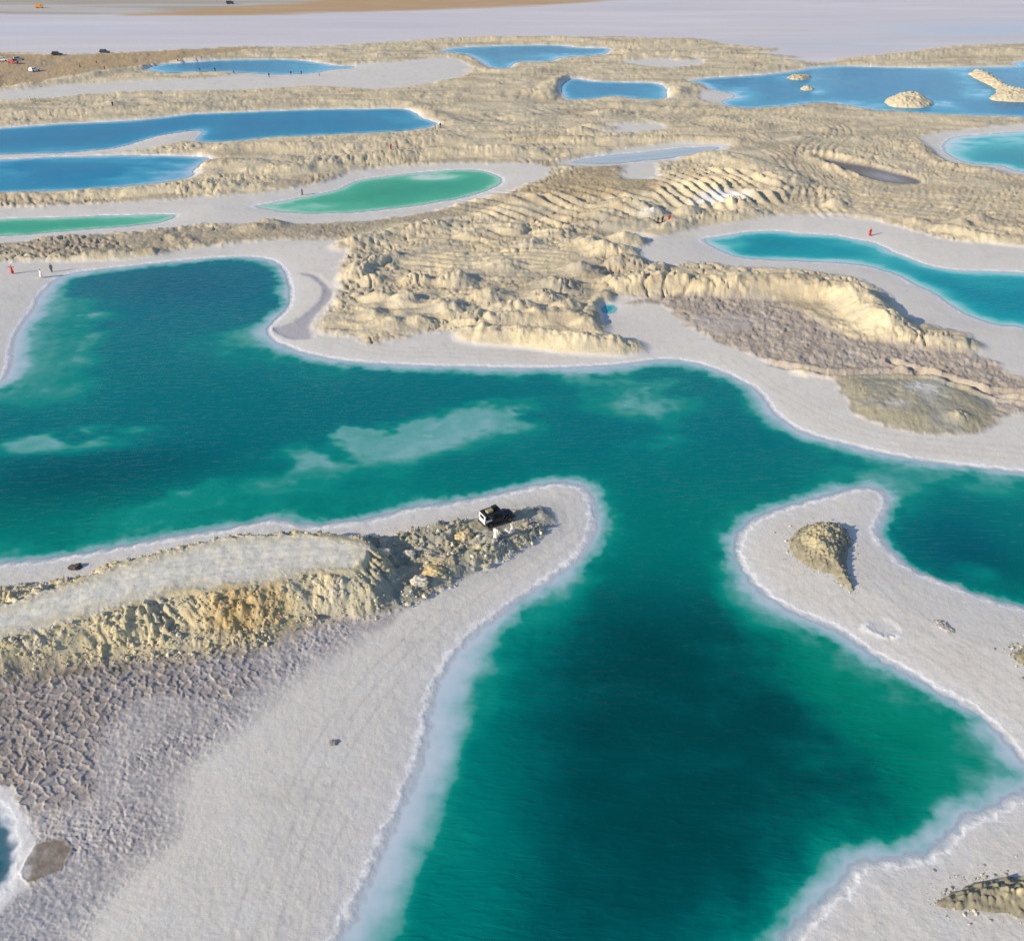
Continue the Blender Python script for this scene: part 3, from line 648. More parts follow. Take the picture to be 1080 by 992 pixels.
    C = mixc(C, 0.92 * pit * sstep(0.6, -0.8, sp_), (0.150, 0.148, 0.160)); C = mixc(C, 0.7 * pit * splat(PX, PY, 935, 187, 22, 4, 12), (0.40, 0.40, 0.45))  # pit floor: dark mud, with the left wall's shade painted into the colour
    C = mixc(C, 0.95 * rim * (1 - 0.5 * clay) * (sw > -0.3), (0.82, 0.81, 0.82))
    C = mixc(C, sstep(0.1, -0.5, sw), (0.62, 0.63, 0.66))
    # trodden spots on the white beaches
    C = np.clip(C, 0.02, 0.9)
    sal = (1 - np.clip(np.maximum(rough, crm), 0, 1))
    return Z, C, rough, lakes, sw, sal

# ------------------------------------------------------------------ materials
def new_mat(name):
    m = bpy.data.materials.new(name); m.use_nodes = True
    return m, m.node_tree, m.node_tree.nodes['Principled BSDF']

def plain(name, c, rough=0.7, metal=0.0, var=0.12, scale=8.0, spec=0.3):
    m, t, b = new_mat(name)
    n = t.nodes.new('ShaderNodeTexNoise'); n.inputs['Scale'].default_value = scale; n.inputs['Detail'].default_value = 3
    tc = t.nodes.new('ShaderNodeTexCoord'); t.links.new(tc.outputs['Object'], n.inputs['Vector'])
    mr = t.nodes.new('ShaderNodeMapRange'); mr.inputs['To Min'].default_value = 1 - var; mr.inputs['To Max'].default_value = 1 + var
    t.links.new(n.outputs['Fac'], mr.inputs['Value'])
    mx = t.nodes.new('ShaderNodeMix'); mx.data_type = 'RGBA'; mx.blend_type = 'MULTIPLY'; mx.inputs['Factor'].default_value = 1
    mx.inputs['A'].default_value = (*c, 1); t.links.new(mr.outputs['Result'], mx.inputs['B'])
    t.links.new(mx.outputs['Result'], b.inputs['Base Color'])
    b.inputs['Roughness'].default_value = rough; b.inputs['Metallic'].default_value = metal; b.inputs['Specular IOR Level'].default_value = spec
    return m

def ground_material():
    m, t, b = new_mat('ground')
    at = t.nodes.new('ShaderNodeAttribute'); at.attribute_name = 'Col'
    ar = t.nodes.new('ShaderNodeAttribute'); ar.attribute_name = 'Rough'
    ge = t.nodes.new('ShaderNodeNewGeometry')
    n1 = t.nodes.new('ShaderNodeTexNoise'); n1.inputs['Scale'].default_value = 4.5; n1.inputs['Detail'].default_value = 6; n1.inputs['Roughness'].default_value = 0.75
    n2 = t.nodes.new('ShaderNodeTexNoise'); n2.inputs['Scale'].default_value = 0.9; n2.inputs['Detail'].default_value = 5; n2.inputs['Roughness'].default_value = 0.65
    for n in (n1, n2): t.links.new(ge.outputs['Position'], n.inputs['Vector'])
    mr = t.nodes.new('ShaderNodeMapRange'); mr.inputs['From Min'].default_value = 0.25; mr.inputs['From Max'].default_value = 0.75
    mr.inputs['To Min'].default_value = 0.90; mr.inputs['To Max'].default_value = 1.10
    t.links.new(n1.outputs['Fac'], mr.inputs['Value'])
    mx = t.nodes.new('ShaderNodeMix'); mx.data_type = 'RGBA'; mx.blend_type = 'MULTIPLY'; mx.inputs['Factor'].default_value = 1
    t.links.new(at.outputs['Color'], mx.inputs['A']); t.links.new(mr.outputs['Result'], mx.inputs['B'])
    t.links.new(mx.outputs['Result'], b.inputs['Base Color'])
    b.inputs['Roughness'].default_value = 0.95; b.inputs['Specular IOR Level'].default_value = 0.15
    ad = t.nodes.new('ShaderNodeMath'); ad.operation = 'ADD'
    t.links.new(n1.outputs['Fac'], ad.inputs[0])
    mm = t.nodes.new('ShaderNodeMath'); mm.operation = 'MULTIPLY'
    t.links.new(n2.outputs['Fac'], mm.inputs[0]); t.links.new(ar.outputs['Fac'], mm.inputs[1])
    m2 = t.nodes.new('ShaderNodeMath'); m2.operation = 'MULTIPLY'; m2.inputs[1].default_value = 4.0
    t.links.new(mm.outputs[0], m2.inputs[0]); t.links.new(m2.outputs[0], ad.inputs[1])
    bp = t.nodes.new('ShaderNodeBump'); bp.inputs['Strength'].default_value = 0.75; bp.inputs['Distance'].default_value = 0.06
    t.links.new(ad.outputs[0], bp.inputs['Height']); t.links.new(bp.outputs['Normal'], b.inputs['Normal'])
    return m

def water_material(name, amp, spec):
    m, t, b = new_mat(name)
    at = t.nodes.new('ShaderNodeAttribute'); at.attribute_name = 'Col'
    aa = t.nodes.new('ShaderNodeAttribute'); aa.attribute_name = 'Cover'
    t.links.new(at.outputs['Color'], b.inputs['Base Color'])
    b.inputs['Roughness'].default_value = 0.12; b.inputs['IOR'].default_value = 1.33; b.inputs['Specular IOR Level'].default_value = spec
    ge = t.nodes.new('ShaderNodeNewGeometry')
    mp = t.nodes.new('ShaderNodeMapping'); mp.inputs['Rotation'].default_value = (0, 0, R(14)); mp.inputs['Scale'].default_value = (0.45, 1.7, 1.0)
    t.links.new(ge.outputs['Position'], mp.inputs['Vector'])
    n1 = t.nodes.new('ShaderNodeTexNoise'); n1.inputs['Scale'].default_value = 1.05; n1.inputs['Detail'].default_value = 3.0; n1.inputs['Roughness'].default_value = 0.5; n1.inputs['Distortion'].default_value = 0.9
    t.links.new(mp.outputs[0], n1.inputs['Vector'])
    n2 = t.nodes.new('ShaderNodeTexNoise'); n2.inputs['Scale'].default_value = 0.045; n2.inputs['Detail'].default_value = 3
    t.links.new(ge.outputs['Position'], n2.inputs['Vector'])
    # narrow crests
    pw = t.nodes.new('ShaderNodeMath'); pw.operation = 'POWER'; pw.inputs[1].default_value = 3.0
    t.links.new(n1.outputs['Fac'], pw.inputs[0])
    mr = t.nodes.new('ShaderNodeMapRange'); mr.inputs['From Min'].default_value = 0.35; mr.inputs['From Max'].default_value = 0.65; mr.inputs['To Min'].default_value = 0.45; mr.inputs['To Max'].default_value = 1.0
    t.links.new(n2.outputs['Fac'], mr.inputs['Value'])
    mu = t.nodes.new('ShaderNodeMath'); mu.operation = 'MULTIPLY'
    t.links.new(pw.outputs[0], mu.inputs[0]); t.links.new(mr.outputs['Result'], mu.inputs[1])
    mv = t.nodes.new('ShaderNodeMath'); mv.operation = 'MULTIPLY'
    ap = t.nodes.new('ShaderNodeAttribute'); ap.attribute_name = 'Ripple'
    t.links.new(mu.outputs[0], mv.inputs[0]); t.links.new(ap.outputs['Fac'], mv.inputs[1])
    bp = t.nodes.new('ShaderNodeBump'); bp.inputs['Strength'].default_value = 1.0; bp.inputs['Distance'].default_value = amp * 6
    t.links.new(mv.outputs[0], bp.inputs['Height']); t.links.new(bp.outputs['Normal'], b.inputs['Normal'])
    tr = t.nodes.new('ShaderNodeBsdfTransparent'); tr.inputs[0].default_value = (0.93, 0.97, 1, 1)
    ms = t.nodes.new('ShaderNodeMixShader')
    t.links.new(aa.outputs['Fac'], ms.inputs[0]); t.links.new(tr.outputs[0], ms.inputs[1]); t.links.new(b.outputs[0], ms.inputs[2])
    t.links.new(ms.outputs[0], t.nodes['Material Output'].inputs['Surface'])
    return m

M_GROUND = ground_material()
M_WATER = water_material('lake water', 0.034, 0.07)
M_WATER_FAR = water_material('brine pool water', 0.022, 0.03)

# ------------------------------------------------------------------ mesh from a grid of vertices
def grid_mesh(name, co, faces, mat, col=None, rough=None, cover=None, smooth=True):
    me = bpy.data.meshes.new(name)
    nv, nf = len(co), len(faces)
    me.vertices.add(nv); me.vertices.foreach_set('co', np.ascontiguousarray(co, np.float32).ravel())
    k = faces.shape[1]
    me.loops.add(nf * k); me.loops.foreach_set('vertex_index', np.ascontiguousarray(faces, np.int32).ravel())
    me.polygons.add(nf); me.polygons.foreach_set('loop_start', np.arange(0, nf * k, k, dtype=np.int32))
    me.polygons.foreach_set('use_smooth', np.full(nf, smooth, bool))
    me.update(calc_edges=True)
    if col is not None:
        a = me.attributes.new('Col', 'FLOAT_COLOR', 'POINT')
        a.data.foreach_set('color', np.concatenate([col, np.ones((nv, 1))], 1).astype(np.float32).ravel())
    if rough is not None:
        a = me.attributes.new('Rough', 'FLOAT', 'POINT'); a.data.foreach_set('value', rough.astype(np.float32))
    if cover is not None:
        a = me.attributes.new('Cover', 'FLOAT', 'POINT'); a.data.foreach_set('value', cover.astype(np.float32))
    me.materials.append(mat)
    o = bpy.data.objects.new(name, me); COL.objects.link(o)
    return o

def props(o, label=None, cat=None, group=None, kind=None):
    if label: o['label'] = label
    if cat: o['category'] = cat
    if group: o['group'] = group
    if kind: o['kind'] = kind
    return o

cols = np.concatenate([np.arange(-700, -40, 8.0), np.arange(-40, 1120, 1.15), np.arange(1120, 1800, 8.0)])
rows = np.concatenate([YH + np.geomspace(2.0, 100.5, 40)[:-1], np.arange(-4.4, 1000, 1.1), np.arange(1000, 1700, 7.0)])
NC, NR = len(cols), len(rows)
GPX, GPY = np.meshgrid(cols, rows)
GX, GY = to_world(GPX.ravel(), GPY.ravel())
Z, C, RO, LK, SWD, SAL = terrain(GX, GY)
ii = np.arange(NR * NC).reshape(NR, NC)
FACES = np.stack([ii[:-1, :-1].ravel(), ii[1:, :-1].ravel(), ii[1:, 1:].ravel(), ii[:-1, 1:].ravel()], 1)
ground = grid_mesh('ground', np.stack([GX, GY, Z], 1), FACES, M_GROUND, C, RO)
props(ground, kind='structure')

# ------------------------------------------------------------------ water
def lin(c):
    c = np.array(c, float) / 255
    return np.where(c <= 0.04045, c / 12.92, ((c + 0.055) / 1.055) ** 2.4)

WK = 1.0
RAMPS = {
 'main': [(0, (196, 202, 214)), (.10, (166, 190, 202)), (.24, (106, 168, 168)), (.42, (14, 140, 128)), (.62, (0, 119, 113)), (.82, (0, 89, 92)), (1, (0, 60, 65))],
 'blue': [(0, (195, 208, 216)), (.15, (130, 180, 205)), (.38, (64, 158, 188)), (.7, (6, 128, 168)), (1, (0, 108, 154))],
 'teal': [(0, (200, 210, 214)), (.16, (140, 200, 204)), (.38, (60, 172, 176)), (.68, (0, 148, 160)), (1, (0, 118, 140))],
 'green': [(0, (196, 208, 202)), (.16, (156, 204, 182)), (.40, (98, 184, 154)), (.75, (62, 164, 132)), (1, (44, 144, 120))],
 'pale': [(0, (196, 204, 212)), (.3, (165, 185, 195)), (.6, (120, 160, 170)), (1, (90, 140, 155))],
 'dark': [(0, (180, 190, 200)), (.2, (80, 120, 135)), (.5, (30, 84, 100)), (1, (14, 60, 78))],
}
LAKE_RAMP = {'main': 'main', 'corner': 'dark', 'right_teal': 'teal', 'green': 'green', 'green_left': 'green', 'long_blue': 'blue', 'lower_blue': 'blue', 'far_left': 'blue', 'far_middle': 'blue', 'small_blue': 'blue', 'big_blue': 'blue', 'far_right': 'teal', 'thin_pool': 'pale', 'cove_pond': 'teal'}
# cloudy shoals (negative) and deeps (positive): px, py, rx, ry, angle, amount
SHOALS = {
 'main': [(400,467,112,19,-8,-.62),(505,445,66,19,-12,-.62),(450,458,110,24,-10,-.2),(680,426,58,20,5,-.80),(60,467,115,13,-4,-.85),(700,472,42,20,0,-.5),(235,520,120,10,-10,-.2),(640,400,60,10,0,-.2),(50,345,62,52,0,-.66),(30,390,50,24,0,-.5),(560,470,40,20,0,-.2),(110,330,70,14,0,-.15),(60,420,90,20,0,-.3),(235,365,60,20,-5,-.30),(330,395,90,12,5,-.18),
  (200,535,260,22,-14,-.30),(380,520,90,18,-6,-.22),(100,500,140,22,-8,.2),(200,300,100,20,0,.16),(180,345,120,14,0,-.06),(420,430,200,14,0,.14),(560,470,60,30,0,.05),(760,470,110,40,10,.10),
  (492,700,26,32,0,-.35),(462,770,22,66,10,-.42),(408,900,22,90,20,-.35),(520,690,30,20,0,-.2),(560,640,26,34,-40,-.25),(640,560,20,40,0,-.2),(600,620,34,26,-35,-.35),
  (560,760,60,110,20,-.10),(760,860,190,120,0,.22),(680,680,100,90,0,.16),(520,930,60,70,0,-.16),(870,690,80,30,28,-.22),(815,650,40,14,30,-.30),(960,765,90,50,25,-.28),(1050,800,50,30,30,-.25),(1000,830,90,40,-20,-.22),(960,890,50,10,-15,-.28),(860,935,40,16,-45,-.3),
  (765,585,20,50,0,-.15),(790,640,30,20,30,-.25),(930,500,110,14,8,-.28),(1040,510,80,18,6,-.3),(1000,570,70,30,20,.22),(1030,605,30,10,15,-.3),(960,545,40,20,10,-.18),(960,520,30,16,0,-.2),(840,440,60,34,35,-.18),(150,440,200,20,0,.05),(640,600,40,60,0,.1)],
 'right_teal': [(765,258,24,5,0,-.5),(850,275,60,4,0,-.4),(800,256,30,8,0,.1),(870,262,30,8,0,-.1),(1000,300,40,8,20,.2),(935,270,50,8,20,-.25),(1060,300,60,8,0,-.15)],
 'big_blue': [(985,108,26,4,10,-.7),(955,112,40,4,0,-.45),(1022,84,24,9,40,-.5),(880,110,40,4,0,-.55),(855,94,20,4,0,-.4),(840,83,24,4,0,-.35),(1000,95,80,10,0,-.05),(775,102,20,7,0,-.6),(1030,100,20,5,0,-.5),(862,98,8,2,0,-.5)],
 'lower_blue': [(190,180,50,10,0,-.45),(160,190,60,6,0,-.3),(0,185,30,10,0,-.3),(110,168,60,4,0,-.25)],
 'long_blue': [(430,128,40,5,10,-.25),(185,146,34,5,-20,-.4),(100,158,80,4,0,-.25)],
 'green': [(455,187,24,3.4,0,-.95),(310,218,44,6,0,-.42),(360,215,30,6,0,-.12),(290,218,20,6,0,-.3),(430,200,60,6,0,.05)],
 'green_left': [(150,232,40,5,0,-.25)],
 'far_right': [(1060,149,80,8,0,-.5),(1010,158,16,10,0,-.4),(1060,172,60,5,5,.15),(1080,180,40,4,5,-.2)],
 'far_middle': [(600,60,40,3,0,-.5),(500,51,30,2,0,-.2)],
 'far_left': [(340,72,30,4,0,-.4),(170,73,20,4,0,-.3)],
 'small_blue': [(690,100,14,6,0,-.2)],
}
LAKE_NAMES = {}
WNOISE = fbm(GX / 9, GY / 5, 201, 4); WN2 = fbm(GX / 30, GY / 14, 203, 3); WISO = fbm(GX / 8, GY / 8, 207, 3); WFIN = fbm(GX / 2.2, GY / 2.2, 211, 4)
bar = splat(GPX.ravel(), GPY.ravel(), 453, 187, 22, 2.4, -2)
for name, poly in LAKES.items():
    sd = LK[name]
    vin = sd < 1.1
    fm = vin[FACES].any(1)
    fc = FACES[fm]
    used = np.unique(fc); remap = np.full(NR * NC, -1, np.int64); remap[used] = np.arange(len(used))
    px, py = GPX.ravel()[used], GPY.ravel()[used]
    inside = np.clip(-sd[used], 0, None)
    w = LAKE_W[name]
    if name == 'main':
        w = w * (0.85 + 0.5 * WISO[used] + 0.35 * WFIN[used]) * (1 + 1.1 * splat(px, py, 425, 880, 60, 150, 18) + 0.7 * splat(px, py, 480, 710, 50, 60))
        w = np.clip(w, 1.0, None) * (1 - 0.55 * splat(px, py, 150, 585, 330, 22, -9)) * (1 - 0.5 * splat(px, py, 1000, 610, 110, 30, 22)) * (1 + 0.4 * sstep(520, 400, py))
    else:
        w = w * (1 + 0.35 * WNOISE[used])
    w = np.clip(w, 0.4, None)
    s_edge = 1 - np.exp(-(inside / w) ** 1.5)
    ledge = sstep(0.85, 1.25, inside / w + 0.30 * WFIN[used] + 0.25 * WISO[used])
    s_edge = 0.70 * s_edge + 0.30 * ledge * s_edge
    t = 0.60 * s_edge + 0.34 * (1 - np.exp(-inside / (5.5 * w)))
    t0_ = t.copy()
    for a in SHOALS.get(name, []):
        g = splat(px + a[2] * 0.25 * WISO[used], py + a[3] * 0.5 * WNOISE[used], a[0], a[1], a[2] * 1.15, a[3] * 1.15, a[4])
        g = np.clip(g * (1.0 + 0.3 * WISO[used] + 0.4 * WNOISE[used]), 0, 1.1); g = (0.75 * g + 0.25 * sstep(0.05, 0.95, g)) if a[5] < 0 else g
        t = t + a[5] * g * (0.85 + 0.35 * WNOISE[used]) * s_edge
    deepw = sstep(3.0, 7.0, inside / w) if name == 'main' else 0.0
    lo_ = np.minimum(t0_, 0.255 + 0.05 * WISO[used] + 0.04 * WFIN[used])
    t = np.where(t < lo_, t + deepw * (lo_ - t), t)
    t = np.where(t < t0_, np.maximum(t, 0.55 * t0_ * (1 - deepw) + deepw * t) if name == 'main' else t, t)
    t = t + (0.03 * WNOISE[used] + 0.03 * WN2[used] + 0.05 * WISO[used]) * s_edge
    if name == 'main':
        cap = 0.655 - 0.05 * sstep(420, 360, py) + 0.32 * sstep(560, 690, py) * sstep(480, 620, px) + 0.20 * np.clip(splat(px, py, 90, 500, 170, 30, -8) + splat(px, py, 1010, 575, 70, 30, 20) + 0.8 * splat(px, py, 200, 300, 90, 22), 0, 1)
        t = np.where(t > cap - 0.12, cap - 0.12 + 0.12 * (1 - np.exp(-(t - cap + 0.12) / 0.12)), t)
    t = np.clip(t, 0.0, 1)
    ramp = RAMPS[LAKE_RAMP[name]]
    ts = [r[0] for r in ramp]
    wc = np.stack([np.interp(t, ts, [lin(r[1])[c] for r in ramp]) for c in range(3)], 1)
    if name == 'main':
        # the head of the lake is bluer, the near pool greener
        blue = (0.55 * sstep(560, 440, py) + 0.45 * sstep(420, 300, py)) * sstep(0.3, 0.6, t) + 0.5 * splat(px, py, 1000, 570, 90, 45) * sstep(.3, .6, t)
        wc = wc * (1 - 0.55 * np.clip(blue, 0, 1)[:, None]) + lin((0, 98, 134)) * 0.55 * np.clip(blue, 0, 1)[:, None]
        gr = (splat(px, py, 980, 790, 170, 110) + 0.7 * splat(px, py, 880, 690, 110, 60)) * sstep(0.2, 0.5, t) * sstep(1.0, 0.6, t)
        wc = wc * (1 - 0.5 * np.clip(gr, 0, 1)[:, None]) + lin((0, 126, 96)) * 0.5 * np.clip(gr, 0, 1)[:, None]
    wc = wc * WK
    cover = sstep(0.02, 0.9, inside) if name not in ('thin_pool',) else 0.9 * sstep(0.05, 1.2, inside)
    co = np.stack([GX[used], GY[used], np.zeros(len(used))], 1)
    o = grid_mesh('lake', co, remap[fc], M_WATER if name in ('main', 'corner') else M_WATER_FAR, wc, None, cover)
    a = o.data.attributes.new('Ripple', 'FLOAT', 'POINT'); a.data.foreach_set('value', (cover * (0.12 + 0.88 * sstep(0.1, 0.75, t))).astype(np.float32))
    props(o, kind='structure')
#==OBJECTS==
# ------------------------------------------------------------------ heights for placing things
def ground_z(x, y):
    return terrain(np.atleast_1d(np.asarray(x, float)), np.atleast_1d(np.asarray(y, float)), full=False)

# ------------------------------------------------------------------ rubble mounds and islets, each a thing of its own
M_RUBBLE = ground_material(); M_RUBBLE.name = 'rubble'

def mound(name, pts, slope, hmax, step, col_a, col_b, seed, label, cat, group=None, lumps=1.0, base=None, flank=None):
    w = wpoly(pts, 4)
    lo = w.min(0) - 1.2; hi = w.max(0) + 1.2
    nx = int((hi[0] - lo[0]) / step) + 2; ny = int((hi[1] - lo[1]) / step) + 2
    gx, gy = np.meshgrid(np.linspace(lo[0], hi[0], nx), np.linspace(lo[1], hi[1], ny))
    x, y = gx.ravel(), gy.ravel()
    nm = fbm(x / (7 * step * 2), y / (7 * step * 2), seed, 4); ns = fbm(x / (3 * step * 2), y / (3 * step * 2), seed + 9, 4)
    d = sdf(w, x, y, 6.0) + 2.0 * step * nm + step * ns
    ins = np.clip(-d, 0, None)
    g = ground_z(x, y) if base is None else np.full(x.shape, base)
    f1, f2, ci = worley(x / (5 * step) + .4 * ns, y / (5 * step), seed); g1, g2, gi = worley(x / (2.6 * step), y / (2.6 * step), seed + 1)
    cl = lumps * (2.6 * step * np.clip(0.65 - f1, 0, 1) * np.clip(1.8 * ci - .3, 0, 1.2) + 1.5 * step * np.clip(0.65 - g1, 0, 1) * gi)
    h = hmax * (1 - np.exp(-ins * slope / hmax)) * (1 + 0.30 * nm)
    z = g + h + cl * sstep(0, 3 * step, ins) + 0.5 * step * ns * sstep(0, 2 * step, ins)
    z = np.where(d > 0, g - 0.05 - 0.9 * np.clip(d, 0, 0.5), z)
    c = np.zeros((len(x), 3), np.float32) + np.array(col_a, np.float32)
    c = mixc(c, sstep(-0.3, 0.5, fbm(x / (4 * step), y / (4 * step), seed + 3, 4) + 0.4 * (ci - .5)), col_b)
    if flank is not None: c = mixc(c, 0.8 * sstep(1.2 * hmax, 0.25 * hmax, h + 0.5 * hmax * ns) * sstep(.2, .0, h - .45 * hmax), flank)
    c *= (1 + 0.22 * ns)[:, None]
    k = np.arange(nx * ny).reshape(ny, nx)
    fc = np.stack([k[:-1, :-1].ravel(), k[:-1, 1:].ravel(), k[1:, 1:].ravel(), k[1:, :-1].ravel()], 1)
    fc = fc[(d[fc] < 0.45).any(1)]
    us = np.unique(fc); rm = np.full(nx * ny, -1, np.int64); rm[us] = np.arange(len(us))
    cen = np.array([x[us].mean(), y[us].mean(), g[us].mean()])
    o = grid_mesh(name, np.stack([x, y, z], 1)[us] - cen, rm[fc], M_RUBBLE, np.clip(c[us], .02, .9), np.full(len(us), 0.6))
    o.location = cen
    return props(o, label, cat, group)

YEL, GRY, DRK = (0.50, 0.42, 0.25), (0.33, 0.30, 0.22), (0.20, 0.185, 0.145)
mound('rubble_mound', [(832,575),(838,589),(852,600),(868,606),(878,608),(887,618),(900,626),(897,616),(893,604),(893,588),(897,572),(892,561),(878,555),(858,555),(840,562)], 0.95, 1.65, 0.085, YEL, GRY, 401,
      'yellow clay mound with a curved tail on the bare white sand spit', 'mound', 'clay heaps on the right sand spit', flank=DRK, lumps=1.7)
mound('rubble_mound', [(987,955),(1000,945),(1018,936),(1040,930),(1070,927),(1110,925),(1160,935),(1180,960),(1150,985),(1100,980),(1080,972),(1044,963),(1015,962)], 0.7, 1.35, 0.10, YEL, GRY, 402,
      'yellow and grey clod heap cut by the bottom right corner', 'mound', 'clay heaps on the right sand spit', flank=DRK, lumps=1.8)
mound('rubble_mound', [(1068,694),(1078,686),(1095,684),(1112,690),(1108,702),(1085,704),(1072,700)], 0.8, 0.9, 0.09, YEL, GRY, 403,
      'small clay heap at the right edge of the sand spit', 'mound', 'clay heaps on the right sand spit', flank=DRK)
mound('stony_patch', [(983,657),(992,656),(1004,664),(1006,670),(998,670),(988,664)], 0.3, 0.12, 0.06, (0.36, 0.34, 0.32), (0.46, 0.43, 0.41), 404,
      'low grey stony patch right of the white crust ring', 'stones', None, lumps=1.2)
ISL = 'islets in the big blue lake'
IY, IG = (0.60, 0.50, 0.335), (0.50, 0.44, 0.33)
mound('rocky_islet', [(932,107),(940,104),(955,103),(970,104),(980,107),(985,111),(972,114),(950,114),(937,112)], 0.9, 4.2, 0.30, IY, IG, 405, 'round cream rubble islet alone in the big blue lake', 'islet', ISL, base=-0.3)
mound('rocky_islet', [(829,82),(838,80.5),(850,80.5),(857,82),(850,84.5),(836,84.5)], 0.7, 1.9, 0.26, IY, GRY, 406, 'flat brownish islet close to the left shore, the farther of the two small ones', 'islet', ISL, base=-0.3)
mound('rocky_islet', [(843,93.5),(851,92),(859,93.5),(858,95.5),(848,95.8)], 0.8, 1.9, 0.22, IY, IG, 407, 'smallest islet of the big blue lake, a low pale hump', 'islet', ISL, base=-0.3)
mound('rocky_islet', [(1020,78),(1032,77),(1046,80),(1056,86),(1066,93),(1078,98),(1110,102),(1130,106),(1085,108),(1055,107),(1042,104),(1050,98),(1046,92),(1034,86)], 0.75, 3.0, 0.32, IY, IG, 408, 'long hooked islet running out to the right edge of the big blue lake', 'islet', ISL, base=-0.3)

# ------------------------------------------------------------------ loose clods over the rubble of the left spit
def rock_arrays(n, pts, size):
    """jittered icosahedra: returns vertices, faces for a set of stones"""
    t = (1 + 5 ** 0.5) / 2
    V = np.array([(-1,t,0),(1,t,0),(-1,-t,0),(1,-t,0),(0,-1,t),(0,1,t),(0,-1,-t),(0,1,-t),(t,0,-1),(t,0,1),(-t,0,-1),(-t,0,1)]) / math.sqrt(1 + t * t)
    Fc = np.array([(0,11,5),(0,5,1),(0,1,7),(0,7,10),(0,10,11),(1,5,9),(5,11,4),(11,10,2),(10,7,6),(7,1,8),(3,9,4),(3,4,2),(3,2,6),(3,6,8),(3,8,9),(4,9,5),(2,4,11),(6,2,10),(8,6,7),(9,8,1)])
    vs = V[None] * rng.uniform(0.65, 1.25, (n, 12, 1)) * rng.uniform(0.7, 1.3, (n, 1, 3))
    a = rng.uniform(0, 2 * math.pi, n); c, s = np.cos(a), np.sin(a)
    x = vs[:, :, 0] * c[:, None] - vs[:, :, 1] * s[:, None]; y = vs[:, :, 0] * s[:, None] + vs[:, :, 1] * c[:, None]
    vs = np.stack([x, y, vs[:, :, 2] * 0.8], 2) * size[:, None, None] + pts[:, None, :]
    fs = Fc[None] + (np.arange(n) * 12)[:, None, None]
    return vs.reshape(-1, 3), fs.reshape(-1, 3)

rub_poly = wpoly(RUBBLE, 3); road_poly = wpoly(ROADTOP, 3)
cand = rng.uniform([-60, 555], [600, 740], (26000, 2))
cx, cy = to_world(cand[:, 0], cand[:, 1])
sr = sdf(rub_poly, cx, cy, 5.0); so = sdf(road_poly, cx, cy, 5.0)
ok = (sr < 0.1) & (so > 0.6) & (np.hypot(cx - jx_ if False else cx - to_world(524, 557)[0], cy - to_world(524, 557)[1]) > 3.2)
dens = sstep(-0.35, 0.35, fbm(cx / 2.5, cy / 2.5, 411, 3))
ok &= rng.uniform(0, 1, len(cx)) < 0.25 + 0.75 * dens
cx, cy = cx[ok][:6500], cy[ok][:6500]
cz = ground_z(cx, cy)
n_sk = 0
for hp in ([(832,575),(838,589),(852,600),(868,606),(878,608),(887,618),(900,626),(897,616),(893,604),(893,588),(897,572),(892,561),(878,555),(858,555),(840,562)],
           [(987,955),(1000,945),(1018,936),(1040,930),(1070,927),(1110,925),(1160,935),(1180,960),(1150,985),(1100,980),(1080,972),(1044,963),(1015,962)],
           [(1068,694),(1078,686),(1095,684),(1112,690),(1108,702),(1085,704),(1072,700)]):
    hw_ = wpoly(hp, 3); lo_ = hw_.min(0) - 2.5; hi_ = hw_.max(0) + 2.5
    q_ = rng.uniform(lo_, hi_, (2600, 2)); d_ = sdf(hw_, q_[:, 0], q_[:, 1], 5.0)
    k_ = (d_ > -0.25) & (rng.uniform(0, 1, len(q_)) < np.exp(-np.clip(d_, 0, None) / 0.45))
    n_sk += int(k_.sum())
    cx = np.concatenate([cx, q_[k_, 0]]); cy = np.concatenate([cy, q_[k_, 1]]); cz = np.concatenate([cz, ground_z(q_[k_, 0], q_[k_, 1])])
size = np.clip(0.055 * rng.pareto(2.2, len(cx)) + 0.05, 0.05, 0.30); size[-n_sk:] = np.minimum(size[-n_sk:] * 0.7, 0.14)
V_, F_ = rock_arrays(len(cx), np.stack([cx, cy, cz + 0.2 * size], 1), size)
tint = np.repeat(rng.uniform(0, 1, len(cx)), 12)
ccol = np.zeros((len(V_), 3), np.float32) + np.array((0.47, 0.41, 0.29), np.float32)
ccol = mixc(ccol, sstep(0.5, 0.9, tint), (0.62, 0.56, 0.43)); ccol = mixc(ccol, sstep(0.4, 0.1, tint), (0.36, 0.34, 0.29))
vpx, vpy = to_chart(V_[:, 0], V_[:, 1])
ccol = mixc(ccol, 0.55 * sstep(380, 430, vpx) * (tint < 0.65), (0.27, 0.265, 0.23))
ccol = mixc(ccol, 0.85 * splat(vpx, vpy, 255, 664, 34, 18, -10), (0.47, 0.33, 0.15))
clods = grid_mesh('loose_clods', V_, F_, M_RUBBLE, ccol, np.zeros(len(V_)), smooth=False)
props(clods, 'loose clay clods strewn over the slopes and round the heaps', 'rubble', kind='stuff')

